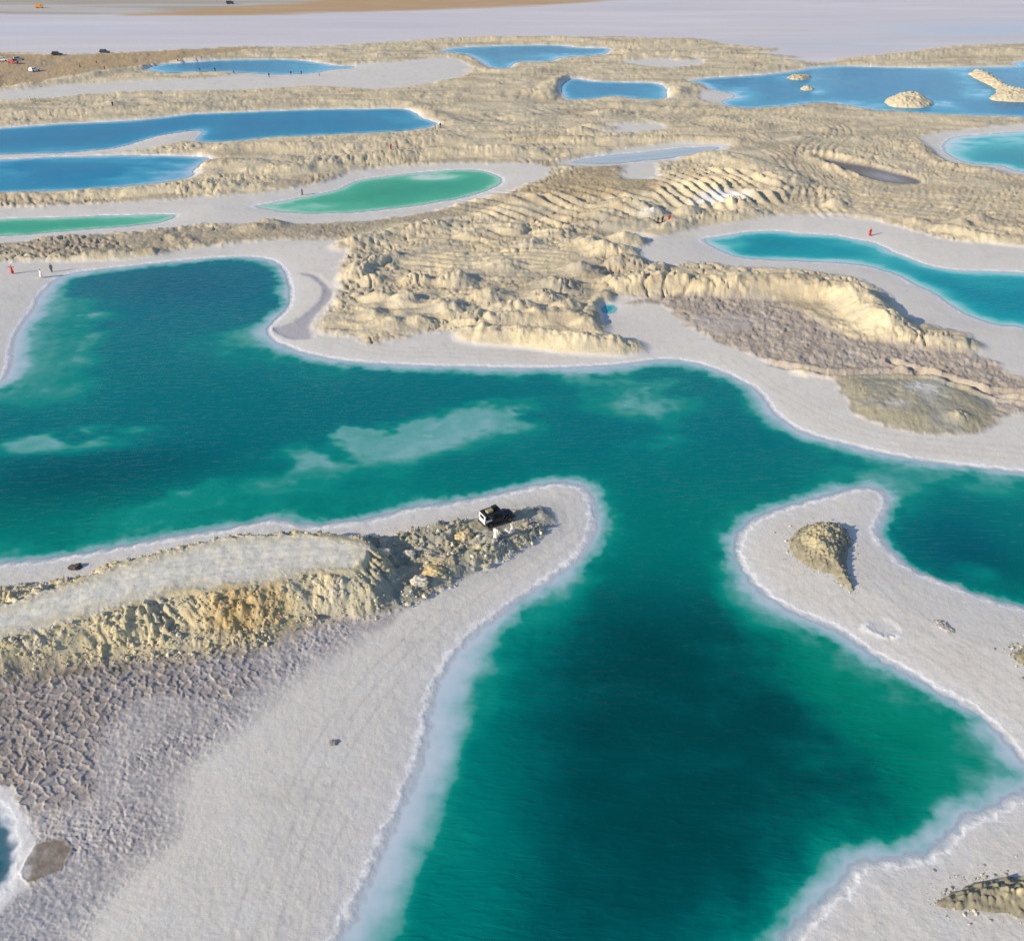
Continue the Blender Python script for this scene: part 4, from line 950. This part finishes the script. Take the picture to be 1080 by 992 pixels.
# bigger stones one can point at
def boulder(px, py, h, r, col, label, squash=0.75, group=None, rot=0.0):
    bm = bmesh.new(); bmesh.ops.create_icosphere(bm, subdivisions=3, radius=1.0)
    sd = random.randint(0, 9999)
    v = np.array([q.co for q in bm.verts])
    k = 1 + 0.35 * fbm(v[:, 0] * 1.1 + sd, v[:, 1] * 1.1 + 2.3 * v[:, 2], 421, 3) + 0.25 * fbm(v[:, 0] * 2.7 + v[:, 2], v[:, 1] * 2.7 + sd, 422, 3)
    for q, kk in zip(bm.verts, k): q.co = Vector((q.co.x * kk * r * 1.3, q.co.y * kk * r, max(q.co.z, -0.35) * kk * r * squash))
    me = bpy.data.meshes.new('boulder'); bm.to_mesh(me); bm.free()
    me.materials.append(plain('stone', col, 0.95, 0, 0.25, 6.0, 0.1))
    o = bpy.data.objects.new('boulder', me); COL.objects.link(o)
    x, y = lift([(px, py)], h)[0]; wx, wy = to_world(x, y)
    o.location = (wx, wy, ground_z(wx, wy)[0] + 0.12 * r); o.rotation_euler = (0, 0, rot)
    return props(o, label, 'boulder', group)
BG = 'boulders on the left spit'
boulder(536, 567, 0.3, 0.42, (0.62, 0.61, 0.60), 'whitish boulder just below the two people by the off-roader', group=BG)
boulder(525, 571, 0.3, 0.34, (0.60, 0.54, 0.40), 'cream boulder below the person in the pale dress', group=BG)
boulder(489, 571, 0.4, 0.75, (0.55, 0.43, 0.24), 'ochre boulder left of the parked off-roader', group=BG)
boulder(459, 607, 0.6, 0.85, (0.52, 0.40, 0.22), 'rust tinged boulder in the middle of the rubble', group=BG)
boulder(405, 594, 0.6, 0.62, (0.58, 0.50, 0.36), 'cream boulder near the end of the raised road', group=BG)
boulder(432, 590, 0.6, 0.55, (0.50, 0.46, 0.38), 'grey boulder between the road end and the rust tinged boulder', group=BG)
boulder(80, 599, 0.1, 0.55, (0.10, 0.085, 0.08), 'dark brown boulder on the narrow white strip above the road', 0.45, BG)
boulder(443, 618, 0.6, 0.7, (0.55, 0.50, 0.41), 'pale block at the front of the rubble', group=BG)
boulder(352, 786, 0.0, 0.30, (0.26, 0.25, 0.25), 'dark stone lying alone on the wide white beach', 0.5, BG)

# ------------------------------------------------------------------ small mesh tools
class MB:
    def __init__(self): self.bm = bmesh.new()
    def box(self, c, s, bev=0.0, rot=None, taper=None):
        r = bmesh.ops.create_cube(self.bm, size=1.0); vs = r['verts']
        for v in vs:
            k = 1.0
            x, y, z = v.co.x * s[0], v.co.y * s[1], v.co.z * s[2]
            if taper and v.co.z > 0: x = x * taper[0] + (taper[2] if len(taper) > 2 else 0); y *= taper[1]
            v.co = Vector((x, y, z))
        if bev > 0:
            es = list({e for v in vs for e in v.link_edges})
            bv = bmesh.ops.bevel(self.bm, geom=es, offset=bev, segments=2, affect='EDGES', profile=0.6)
            vs = list({v for f in bv['faces'] for v in f.verts} | {v for v in vs if v.is_valid})
        M = Matrix.Translation(c) @ (rot or Matrix())
        for v in vs: v.co = M @ v.co
        return self
    def cyl(self, c, r, h, axis='Z', seg=20, r2=None):
        rr = bmesh.ops.create_cone(self.bm, cap_ends=True, segments=seg, radius1=r, radius2=r if r2 is None else r2, depth=h)
        Rm = {'Z': Matrix(), 'X': Matrix.Rotation(math.pi / 2, 4, 'Y'), 'Y': Matrix.Rotation(math.pi / 2, 4, 'X')}[axis]
        bmesh.ops.transform(self.bm, matrix=Matrix.Translation(c) @ Rm, verts=rr['verts'])
        return self
    def torus(self, c, R_, r, axis='Y', seg=28, n=10):
        vs = []
        for i in range(seg):
            a = 2 * math.pi * i / seg; ring = []
            for j in range(n):
                b = 2 * math.pi * j / n
                q = R_ + r * math.cos(b); w = r * 1.15 * math.sin(b)
                p = Vector((q * math.cos(a), w, q * math.sin(a))) if axis == 'Y' else Vector((w, q * math.cos(a), q * math.sin(a)))
                ring.append(self.bm.verts.new(p + Vector(c)))
            vs.append(ring)
        for i in range(seg):
            for j in range(n):
                self.bm.faces.new([vs[i][j], vs[(i + 1) % seg][j], vs[(i + 1) % seg][(j + 1) % n], vs[i][(j + 1) % n]])
        return self
    def prism(self, prof, y0, y1, bev=0.0):
        a = [self.bm.verts.new((x, y0, z)) for x, z in prof]; b = [self.bm.verts.new((x, y1, z)) for x, z in prof]
        n = len(prof); fs = [self.bm.faces.new(a), self.bm.faces.new(b[::-1])]
        for i in range(n): fs.append(self.bm.faces.new([a[i], b[i], b[(i + 1) % n], a[(i + 1) % n]]))
        if bev > 0:
            es = list({e for f in fs for e in f.edges})
            bmesh.ops.bevel(self.bm, geom=es, offset=bev, segments=2, affect='EDGES', profile=0.6)
        return self
    def ring_loft(self, rings, cap=True):
        rows_ = [[self.bm.verts.new(p) for p in r] for r in rings]
        n = len(rows_[0])
        for a, b in zip(rows_[:-1], rows_[1:]):
            for i in range(n): self.bm.faces.new([a[i], a[(i + 1) % n], b[(i + 1) % n], b[i]])
        if cap:
            self.bm.faces.new(rows_[0][::-1]); self.bm.faces.new(rows_[-1])
        return self
    def build(self, name, mat, parent=None, smooth=False):
        bmesh.ops.recalc_face_normals(self.bm, faces=self.bm.faces)
        me = bpy.data.meshes.new(name); self.bm.to_mesh(me); self.bm.free()
        me.materials.append(mat)
        me.polygons.foreach_set('use_smooth', np.full(len(me.polygons), smooth, bool))
        o = bpy.data.objects.new(name, me); COL.objects.link(o)
        if parent: o.parent = parent
        return o

def empty(name, loc, rz=0.0, label=None, cat=None, group=None):
    o = bpy.data.objects.new(name, None); COL.objects.link(o)
    o.empty_display_size = 0.3; o.location = loc; o.rotation_euler = (0, 0, rz)
    return props(o, label, cat, group)

def copy_thing(o, parent=None):
    c = o.copy(); COL.objects.link(c)
    if parent: c.parent = parent
    for ch in list(o.children): copy_thing(ch, c)
    return c

M_WHITE = plain('white paint', (0.72, 0.72, 0.72), 0.35, 0, 0.05, 3, 0.5)
M_BLACK = plain('black plastic', (0.02, 0.02, 0.022), 0.55, 0, 0.1, 5, 0.4)
M_BLACKP = plain('glossy black paint', (0.012, 0.014, 0.018), 0.08, 0, 0.05, 5, 0.6)
M_RUBBER = plain('rubber', (0.025, 0.024, 0.023), 0.85, 0, 0.2, 8, 0.2)
M_STEEL = plain('wheel alloy', (0.20, 0.20, 0.19), 0.35, 0.7, 0.1, 6)
M_GLASS = plain('dark glass', (0.012, 0.016, 0.02), 0.05, 0, 0.05, 3, 0.7)
M_REDL = plain('red lens', (0.45, 0.02, 0.015), 0.2, 0, 0.05)
M_LENS = plain('clear lens', (0.75, 0.77, 0.8), 0.1, 0, 0.05)
M_CANVAS = plain('tan canvas', (0.34, 0.29, 0.16), 0.9, 0, 0.2, 6)
M_STRAP = plain('amber lens', (0.7, 0.22, 0.02), 0.3)

# ------------------------------------------------------------------ the off-roader (front to +X)
def off_roader(loc, rz, tilt):
    root = empty('off_roader', loc, rz, 'white and black off-roader with loaded roof rack parked on the rubble of the left spit', 'off-roader')
    root.rotation_euler = (tilt[0], tilt[1], rz)
    MB().prism([(-2.0, 0.55), (-2.02, 1.12), (0.62, 1.12), (0.66, 0.98), (0.62, 0.50), (-1.7, 0.45)], -0.80, 0.80, 0.05).build('body', M_BLACKP, root)
    cab = MB().box((-0.72, 0, 1.47), (2.5, 1.5, 0.72), 0.05, None, (0.93, 0.90, -0.06)).build('cabin', M_BLACKP, root)
    tg = MB().prism([(-2.06, 0.62), (-2.06, 1.16), (-2.00, 1.80), (-1.90, 1.80), (-1.96, 1.16), (-1.96, 0.62)], -0.76, 0.76, 0.02).build('tailgate', M_WHITE, root)
    MB().box((-2.075, 0.25, 1.02), (0.03, 0.18, 0.05)).build('handle', M_BLACK, tg)
    hd = MB().prism([(0.60, 0.60), (0.60, 1.13), (1.90, 1.06), (1.98, 0.98), (1.98, 0.60)], -0.60, 0.60, 0.05).build('hood', M_BLACKP, root)
    MB().box((1.4, 0, 1.118), (0.5, 0.5, 0.03), 0.01).build('hood_scoop', M_BLACK, hd)
    g = MB().box((1.99, 0, 0.86), (0.06, 1.0, 0.40), 0.02).build('grille', M_BLACK, root)
    for k in range(7): MB().box((2.024, -0.27 + 0.09 * k, 0.86), (0.02, 0.045, 0.28)).build('grille_slot', M_STEEL, g)
    for s in (-1, 1):
        MB().cyl((2.03, s * 0.44, 0.90), 0.10, 0.05, 'X').build('headlight', M_LENS, root)
        MB().cyl((2.03, s * 0.52, 0.70), 0.045, 0.05, 'X').build('turn_signal', M_STRAP, root)
        MB().box((-2.03, s * 0.68, 0.92), (0.06, 0.14, 0.26), 0.02).build('tail_light', M_REDL, root)
        for x, nm in ((1.36, 'fender'), (-1.32, 'fender')):
            pr = []
            for i in range(9):
                a = math.pi * i / 8; pr.append((x + 0.60 * math.cos(a), 0.52 + 0.50 * math.sin(a)))
            for i in range(8, -1, -1):
                a = math.pi * i / 8; pr.append((x + 0.52 * math.cos(a), 0.52 + 0.43 * math.sin(a)))
            y0, y1 = sorted((s * 0.62, s * 0.94))
            MB().prism(pr, y0, y1).build(nm, M_BLACK, root)
            w = MB().torus((x, s * 0.78, 0.42), 0.29, 0.125).build('wheel', M_RUBBER, root, True)
            MB().cyl((x, s * 0.80, 0.42), 0.215, 0.20, 'Y', 24).build('rim', M_STEEL, w)
            MB().cyl((x, s * 0.905, 0.42), 0.055, 0.03, 'Y', 14).build('hub_cap', M_BLACK, w)
        # doors of this side with their own panes
        dr = MB().box((0.10, s * 0.805, 0.84), (0.98, 0.03, 0.60), 0.012).build('door', M_BLACKP, root)
        MB().box((-0.26, s * 0.83, 1.02), (0.16, 0.02, 0.035)).build('handle', M_BLACK, dr)
        MB().box((0.02, s * 0.735, 1.46), (0.80, 0.04, 0.46), 0.01, Matrix.Rotation(s * 0.105, 4, 'X')).build('window', M_GLASS, root)
        MB().box((-1.22, s * 0.735, 1.47), (0.90, 0.04, 0.40), 0.01, Matrix.Rotation(s * 0.105, 4, 'X')).build('window', M_GLASS, root)
        MB().box((-1.50, s * 0.80, 1.06), (0.8, 0.035, 0.28), 0.01).build('side_panel', M_WHITE, root)
        MB().box((0.56, s * 0.98, 1.20), (0.10, 0.20, 0.16), 0.02).build('mirror', M_BLACK, root)
        MB().box((0.05, s * 0.86, 0.42), (1.5, 0.16, 0.06), 0.02).build('side_step', M_BLACK, root)
    MB().box((0.475, 0, 1.45), (0.05, 1.30, 0.50), 0.01, Matrix.Rotation(-0.16, 4, 'Y')).build('windscreen', M_GLASS, root)
    MB().box((-2.04, 0, 1.46), (0.04, 0.92, 0.38), 0.01, Matrix.Rotation(0.093, 4, 'Y')).build('rear_window', M_GLASS, root)
    MB().box((-0.78, 0, 1.875), (2.45, 1.42, 0.09), 0.035).build('roof', M_BLACK, root)
    for x in (-2.12, 2.14): MB().box((x, 0, 0.56), (0.18, 1.62, 0.17), 0.04).build('bumper', M_BLACK, root)
    rk = MB()
    for y in (-0.62, 0.62):
        rk.box((-0.78, y, 2.02), (2.1, 0.04, 0.04))
        for x in (-1.7, -0.78, 0.14): rk.box((x, y, 1.96), (0.04, 0.04, 0.16))
    for x in np.linspace(-1.8, 0.24, 6): rk.box((x, 0, 2.00), (0.035, 1.24, 0.03))
    rk.build('roof_rack', M_BLACK, root)
    root.scale = (0.9, 0.9, 0.9)
    return root

jx_, jy_ = to_world(524, 557)
jz_ = ground_z(jx_, jy_)[0]
JROT = R(30)
jeep = off_roader((jx_, jy_, jz_ + 0.0), JROT, (0.0, 0.0))
def on_jeep(x, y, z):
    c, s = math.cos(JROT), math.sin(JROT)
    x *= .9; y *= .9; return (jx_ + c * x - s * y, jy_ + s * x + c * y, jz_ + z * .9)
b = MB().box((0, 0, 0.14), (0.75, 0.55, 0.28), 0.06).build('duffel_bag', M_CANVAS); b.location = on_jeep(-1.15, -0.25, 2.02); b.rotation_euler = (0, 0, JROT + .1)
props(b, 'tan canvas bag strapped on the off-roader roof rack', 'bag')
b = MB().box((0, 0, 0.16), (0.62, 0.46, 0.32), 0.03).build('storage_crate', M_BLACK); b.location = on_jeep(-0.25, 0.15, 2.02); b.rotation_euler = (0, 0, JROT)
props(b, 'black crate on the off-roader roof rack', 'crate')

# ------------------------------------------------------------------ people
def skin_mesh(name, V, E, Rd, root_i, mat, parent=None, levels=1):
    me = bpy.data.meshes.new(name + '_cage'); me.from_pydata(V, E, [])
    o = bpy.data.objects.new(name, me); COL.objects.link(o)
    md = o.modifiers.new('skin', 'SKIN'); md.use_smooth_shade = True
    for i, sv in enumerate(me.skin_vertices[0].data):
        r = Rd[i]; sv.radius = (r, r) if not isinstance(r, tuple) else r
        sv.use_root = (i == root_i)
    sb = o.modifiers.new('sub', 'SUBSURF'); sb.levels = levels; sb.render_levels = levels
    dg = bpy.context.evaluated_depsgraph_get()
    ev = o.evaluated_get(dg)
    nm = bpy.data.meshes.new_from_object(ev)
    o.modifiers.clear(); o.data = nm; bpy.data.meshes.remove(me)
    nm.materials.clear(); nm.materials.append(mat)
    if parent: o.parent = parent
    return o

M_SKIN = plain('skin', (0.50, 0.31, 0.22), 0.6, 0, 0.05)
M_HAIR = plain('dark hair', (0.02, 0.015, 0.012), 0.5, 0, 0.1)

def ell(cx, cy, z, rx, ry, n=14): return [(cx + rx * math.cos(2 * math.pi * i / n), cy + ry * math.sin(2 * math.pi * i / n), z) for i in range(n)]

def person(name, loc, rz, pose, outfit, m_top, m_low, label, group=None):
    """a standing figure 1.70 m tall facing +Y; arms per pose"""
    root = empty(name, loc, rz, label, 'person', group)
    V = []; E = []; Rd = []
    def add(p, r, par=None):
        V.append(p); Rd.append(r); i = len(V) - 1
        if par is not None: E.append((par, i))
        return i
    pel = add((0, 0, 0.90), (0.145, 0.115))
    wa = add((0, 0.0, 1.08), (0.125, 0.095), pel); ch = add((0, 0.0, 1.28), (0.155, 0.11), wa); nk0 = add((0, -0.005, 1.42), 0.06, ch)
    nk = add((0, 0.0, 1.47), 0.052, nk0); hd0 = add((0, 0.015, 1.55), (0.072, 0.085), nk); hd1 = add((0, 0.012, 1.635), (0.072, 0.088), hd0); hd2 = add((0, 0.0, 1.68), 0.045, hd1)
    nose = add((0, 0.108, 1.575), 0.012, hd0)
    stride = 0.10 if pose == 'walk' else 0.0
    for s in (-1, 1):
        hip = add((s * 0.095, 0, 0.84), 0.095, pel); kn = add((s * 0.10, s * stride * 0.7 + 0.02, 0.47), 0.062, hip)
        an = add((s * 0.10, s * stride * 1.5 - 0.02, 0.09), 0.042, kn); to = add((s * 0.115, s * stride * 1.5 + 0.13, 0.035), 0.036, an)
        sh = add((s * 0.185, 0, 1.38), 0.058, ch)
        if pose == 'raise' and s == 1: el, wr, d = (0.27, 0.17, 1.33), (0.17, 0.30, 1.53), Vector((-0.1, 0.3, 1.0))
        elif pose == 'raise' and s == -1: el, wr, d = (-0.27, 0.16, 1.25), (-0.13, 0.31, 1.45), Vector((0.2, 0.4, 1.0))
        elif pose == 'out': el, wr, d = (s * 0.44, 0.02, 1.32), (s * 0.68, 0.06, 1.40), Vector((s, 0.1, 0.3))
        else: el, wr, d = (s * 0.25, -0.03 - s * stride, 1.12), (s * 0.26, 0.06 - s * stride, 0.88), Vector((0, 0.15, -1))
        e = add(el, 0.042, sh); w_ = add(wr, 0.030, e)
        d.normalize(); side = d.cross(Vector((0, 1, 0.01))); side.normalize()
        pm = Vector(wr) + d * 0.075
        p_ = add(tuple(pm), (0.034, 0.022), w_)
        for k, L in enumerate((0.070, 0.082, 0.077, 0.060)):
            b0 = pm + side * (k - 1.5) * 0.019 + d * 0.02
            q = add(tuple(b0), 0.009, p_); q = add(tuple(b0 + d * L * 0.55 + Vector((0, 0.01, 0))), 0.0085, q); add(tuple(b0 + d * L + Vector((0, 0.022, 0))), 0.0075, q)
        tb = pm - d * 0.04 + side * (-s) * 0.034
        q = add(tuple(tb), 0.011, p_); add(tuple(tb + (d * 0.7 + side * (-s) * 0.6) * 0.05), 0.009, q)
    body = skin_mesh('body', V, E, Rd, pel, M_SKIN, root)
    # clothing follows the body
    if outfit == 'dress':
        MB().ring_loft([ell(0, 0.01, 0.22, 0.30, 0.27), ell(0, 0.01, 0.50, 0.255, 0.22), ell(0, 0, 0.88, 0.19, 0.155), ell(0, 0, 1.06, 0.15, 0.122), ell(0, 0, 1.26, 0.185, 0.140), ell(0, 0, 1.40, 0.15, 0.105), ell(0, 0, 1.435, 0.085, 0.075)]).build('dress', m_top, root, True)
    else:
        MB().ring_loft([ell(0, 0, 0.80, 0.185, 0.15), ell(0, 0, 0.95, 0.18, 0.145), ell(0, 0, 1.08, 0.165, 0.135), ell(0, 0, 1.27, 0.195, 0.150), ell(0, 0, 1.40, 0.165, 0.112), ell(0, 0, 1.445, 0.085, 0.075)]).build('jacket', m_top, root, True)
        tr = MB()
        for s in (-1, 1):
            k = s * stride
            tr.ring_loft([ell(s * 0.10, k * 1.45 - 0.015, 0.07, 0.075, 0.08, 12), ell(s * 0.10, k * 0.7 + 0.015, 0.47, 0.088, 0.092, 12), ell(s * 0.095, 0.0, 0.84, 0.115, 0.13, 12), ell(s * 0.08, 0, 0.93, 0.095, 0.12, 12)])
        tr.build('trousers', m_low, root, True)
    # sleeves as short lofts along the arms
    for s in (-1, 1):
        if pose == 'raise': a, b2, c2 = (s * 0.185, 0, 1.38), (s * 0.27, 0.165, 1.29), (s * 0.16, 0.29, 1.46)
        elif pose == 'out': a, b2, c2 = (s * 0.185, 0, 1.38), (s * 0.44, 0.02, 1.32), (s * 0.64, 0.05, 1.385)
        else: a, b2, c2 = (s * 0.185, 0, 1.38), (s * 0.25, -0.03 - s * stride, 1.12), (s * 0.259, 0.045 - s * stride, 0.92)
        pts = [Vector(a), Vector(b2), Vector(c2)]; rings = []
        for p, q, r in ((0, 1, 0.078), (1, 2, 0.060), (2, 2, 0.048)):
            dv = (pts[min(p + 1, 2)] - pts[max(p - 1, 0)]).normalized()
            u = dv.orthogonal().normalized(); v = dv.cross(u)
            if rings:
                ref = Vector(rings[-1][0]) - pts[p - 1]; ref = (ref - dv * ref.dot(dv)).normalized(); u = ref; v = dv.cross(u)
            rings.append([tuple(pts[p] + (u * math.cos(2 * math.pi * i / 10) + v * math.sin(2 * math.pi * i / 10)) * r) for i in range(10)])
        MB().ring_loft(rings).build('sleeve', m_top, root, True)
    hr = bmesh.new(); bmesh.ops.create_uvsphere(hr, u_segments=16, v_segments=12, radius=1.0)
    for v in hr.verts:
        z = v.co.z; back = v.co.y < 0.15
        v.co = Vector((v.co.x * 0.088, v.co.y * 0.102 - 0.018, z * 0.092))
        if not back and z < 0.25: v.co.y -= 0.055 * (0.25 - z)
        if back and z < -0.2 and outfit == 'dress': v.co.z -= 0.16 * (-0.2 - z) / 0.8
        v.co.z += 1.625
    me = bpy.data.meshes.new('hair'); hr.to_mesh(me); hr.free(); me.materials.append(M_HAIR)
    me.polygons.foreach_set('use_smooth', np.full(len(me.polygons), True, bool))
    ho = bpy.data.objects.new('hair', me); COL.objects.link(ho); ho.parent = root
    return root

def cloth(n, c): return plain(n, c, 0.85, 0, 0.08, 10, 0.15)
C_PALE = cloth('pale pink cloth', (0.74, 0.60, 0.55)); C_WHITE = cloth('white cloth', (0.76, 0.73, 0.70)); C_RED = cloth('red cloth', (0.55, 0.03, 0.03))
C_DARK = cloth('dark cloth', (0.03, 0.03, 0.035)); C_GREY = cloth('grey cloth', (0.14, 0.15, 0.17)); C_BLUE = cloth('blue cloth', (0.05, 0.08, 0.18)); C_MAROON = cloth('maroon cloth', (0.20, 0.02, 0.03)); C_ORANGE = cloth('orange cloth', (0.65, 0.22, 0.05)); C_CREAM = cloth('cream cloth', (0.6, 0.52, 0.38)); C_MAG = cloth('magenta cloth', (0.5, 0.04, 0.18))

PEOPLE = [  # px, py of the feet, pose, outfit, top, lower, turn, label
 (523.0,568.5,'walk','dress',C_WHITE,C_WHITE,160,'person in a white dress standing at the side of the off-roader',None),
 (540.5,562.0,'raise','dress',C_PALE,C_PALE,200,'person in a pale pink dress at the off-roader hood with hands raised',None),
 (917.0,249.0,'stand','dress',C_RED,C_RED,190,'person in a long red dress alone on the beach of the turquoise pool',None),
 (693.5,237.0,'stand','suit',C_DARK,C_DARK,120,'person in black beside the person in maroon among the clay heaps',None),
 (698.0,236.0,'walk','suit',C_MAROON,C_DARK,60,'person in a maroon jacket between the person in black and the one in red',None),
 (705.0,234.0,'stand','dress',C_RED,C_RED,200,'person in red standing on a heap right of two others',None),
 (413.0,162.5,'stand','suit',C_RED,C_DARK,170,'person in a red jacket on top of the ridge above the green pool',None),
 (319.0,206.0,'walk','suit',C_DARK,C_DARK,100,'person in black at the upper shore of the green pool',None),
 (55.0,287.0,'stand','suit',C_GREY,C_GREY,220,'person in grey at the water edge of the far left beach',None),
 (44.0,293.0,'stand','dress',C_WHITE,C_WHITE,140,'person in white near the water on the far left beach',None),
 (14.0,289.0,'out','dress',C_RED,C_RED,180,'person in red with arms spread on the far left beach',None),
 (120.0,112.5,'stand','suit',C_MAROON,C_DARK,200,'person in maroon on the bank behind the long blue pool',None),
 (459.0,136.5,'stand','suit',C_BLUE,C_DARK,90,'person in blue at the right tip of the long blue pool',None),
 (464.5,135.5,'walk','suit',C_DARK,C_DARK,60,'person in black next to the one in blue at the pool tip',None),
]
FAR = 'visitors along the far left pool'
for i, (px, py, tp, lo, lab) in enumerate([
 (284,81.5,C_DARK,C_DARK,'dark figure below the middle of the far left pool'),(307,79.5,C_DARK,C_BLUE,'dark blue figure right of the middle of the far left pool'),(318,79.0,C_BLUE,C_DARK,'blue figure near the right tip of the far left pool'),
 (337,81.0,C_GREY,C_GREY,'grey figure on the white flat past the right tip of the far left pool'),(247,77.5,C_GREY,C_DARK,'grey figure at the lower shore of the far left pool'),(227,75.5,C_DARK,C_DARK,'black figure at the lower shore of the far left pool, left of the grey one'),
 (211,76.0,C_DARK,C_GREY,'black and grey figure nearest the left tip of the far left pool'),(111,74.0,C_RED,C_DARK,'red figure at the end of the dark bank on the tan plain'),(85,71.5,C_MAROON,C_DARK,'maroon figure alone on the tan plain'),
 (102,66.5,C_ORANGE,C_DARK,'orange figure at the upper side of the tan plain'),(188,64.0,C_DARK,C_DARK,'black figure on the bank above the far left pool'),(45,69.0,C_CREAM,C_GREY,'cream figure left of the maroon one on the tan plain')]):
    PEOPLE.append((px, py, 'walk' if i % 3 else 'stand', 'suit', tp, lo, 40 * i, lab, FAR))
for k, (px, lab) in enumerate([(33, 'leftmost of three pale figures on the white flat'), (37.5, 'middle one of three pale figures on the white flat'), (42.5, 'rightmost of three pale figures on the white flat')]):
    PEOPLE.append((px, 107.5, 'stand', 'suit', C_CREAM, C_CREAM, 50 * k, lab, 'three pale figures on the white flat'))
PX_, PY_ = zip(*[(p[0], p[1]) for p in PEOPLE])
ppx = np.array(PX_); ppy = np.array(PY_)
wx, wy = to_world(ppx, ppy)
for _ in range(3):                                   # feet traced on raised ground: move nearer until the ray meets the ground
    zz = np.maximum(ground_z(wx, wy), 0)
    wx, wy = to_world(ppx, ppy + zz * CP * CP / HC * (ppy - YH))
zz = ground_z(wx, wy)
protos = {}
for i, p in enumerate(PEOPLE):
    key = (p[2], p[3])
    loc = (wx[i], wy[i], max(zz[i], 0.02) - 0.03)
    if key not in protos:
        protos[key] = person('person', loc, R(p[6]), p[2], p[3], p[4], p[5], p[7], p[8])
    else:
        c = copy_thing(protos[key]); c.location = loc; c.rotation_euler = (0, 0, R(p[6])); c['label'] = p[7]
        if p[8]: c['group'] = p[8]
        elif 'group' in c: del c['group']
        for ch in c.children:
            n = ch.name.split('.')[0]
            if n in ('dress', 'jacket', 'sleeve', 'trousers'):
                ch.material_slots[0].link = 'OBJECT'; ch.material_slots[0].material = p[5] if n == 'trousers' else p[4]

# ------------------------------------------------------------------ far vehicles on the tan plain
def car(name, loc, rz, paint, label, cat, group=None, kind='suv'):
    root = empty(name, loc, rz, label, cat, group)
    if kind == 'truck':
        MB().box((-0.9, 0, 1.75), (4.6, 2.2, 2.2), 0.05).build('cargo_box', paint, root)
        MB().box((2.35, 0, 1.45), (1.6, 2.1, 1.7), 0.12, None, (0.85, 0.95, -0.1)).build('cab', paint, root)
        MB().box((3.10, 0, 1.85), (0.08, 1.8, 0.7), 0.02, Matrix.Rotation(-0.12, 4, 'Y')).build('windscreen', M_GLASS, root)
        MB().box((0, 0, 0.62), (6.2, 1.0, 0.2)).build('chassis', M_BLACK, root)
        root.scale = (0.75, 0.75, 0.75)
        ws, rr = ((2.3, 0.95), (-1.2, 0.95), (-2.3, 0.95)), 0.46
    else:
        MB().prism([(-2.2, 0.40), (-2.25, 0.95), (0.95, 0.98), (2.15, 0.85), (2.25, 0.45), (2.0, 0.32), (-2.0, 0.32)], -0.88, 0.88, 0.06).build('body', paint, root)
        MB().box((-0.72, 0, 1.30), (2.9, 1.55, 0.70), 0.08, None, (0.80, 0.86, -0.08)).build('cabin', paint, root)
        for s in (-1, 1): MB().box((-0.78, s * 0.74, 1.30), (2.2, 0.05, 0.40), 0.01, Matrix.Rotation(s * 0.15, 4, 'X')).build('window', M_GLASS, root)
        MB().box((0.60, 0, 1.30), (0.06, 1.30, 0.50), 0.01, Matrix.Rotation(-0.42, 4, 'Y')).build('windscreen', M_GLASS, root)
        for s in (-1, 1): MB().box((2.2, s * 0.65, 0.72), (0.08, 0.32, 0.14), 0.02).build('headlight', M_LENS, root)
        ws, rr = ((1.4, 0.86), (-1.4, 0.86)), 0.36
    for x, y in ws:
        for s in (-1, 1):
            w = MB().torus((x, s * y, rr), rr * 0.68, rr * 0.32).build('wheel', M_RUBBER, root, True)
            MB().cyl((x, s * y, rr), rr * 0.5, 0.2, 'Y', 16).build('rim', M_STEEL, w)
    return root
P_SILVER = plain('silver paint', (0.45, 0.46, 0.48), 0.3, 0.3, 0.05); P_REDP = plain('red paint', (0.42, 0.04, 0.03), 0.3, 0, 0.05, 3, 0.5); P_DARKP = plain('dark paint', (0.03, 0.032, 0.035), 0.3, 0, 0.05, 3, 0.5); P_ORANGEP = plain('orange paint', (0.65, 0.26, 0.03), 0.35, 0, 0.05, 3, 0.5)
def far_car(px, py, rz, paint, label, cat, group=None, kind='suv'):
    x, y = to_world(px, py); z = ground_z(x, y)[0]
    return car({'truck': 'truck'}.get(kind, 'parked_car'), (x, y, z), R(rz), paint, label, cat, group, kind)
VG = 'cars parked on the tan plain'
far_car(4, 67, 10, M_WHITE, 'white car leftmost on the tan plain', 'car', VG)
far_car(15, 70, -15, P_REDP, 'red car beside the white car on the tan plain', 'car', VG)
far_car(21, 66, 30, P_SILVER, 'silver car behind the red car on the tan plain', 'car', VG)
far_car(37, 77, 70, M_WHITE, 'white car alone in the middle of the tan plain', 'car', VG)
far_car(61, 60.5, 5, P_DARKP, 'dark car at the edge of the salt flat, left of another dark car', 'car', VG)
far_car(111, 57.5, -8, P_DARKP, 'dark car farthest right at the edge of the salt flat', 'car', VG)
far_car(42, 9.5, 5, P_ORANGEP, 'orange truck far out beyond the salt flat at the upper left', 'truck', None, 'truck')
far_car(243, 5.5, 3, P_DARKP, 'dark truck far out beyond the salt flat near the orange earth', 'truck', None, 'truck')
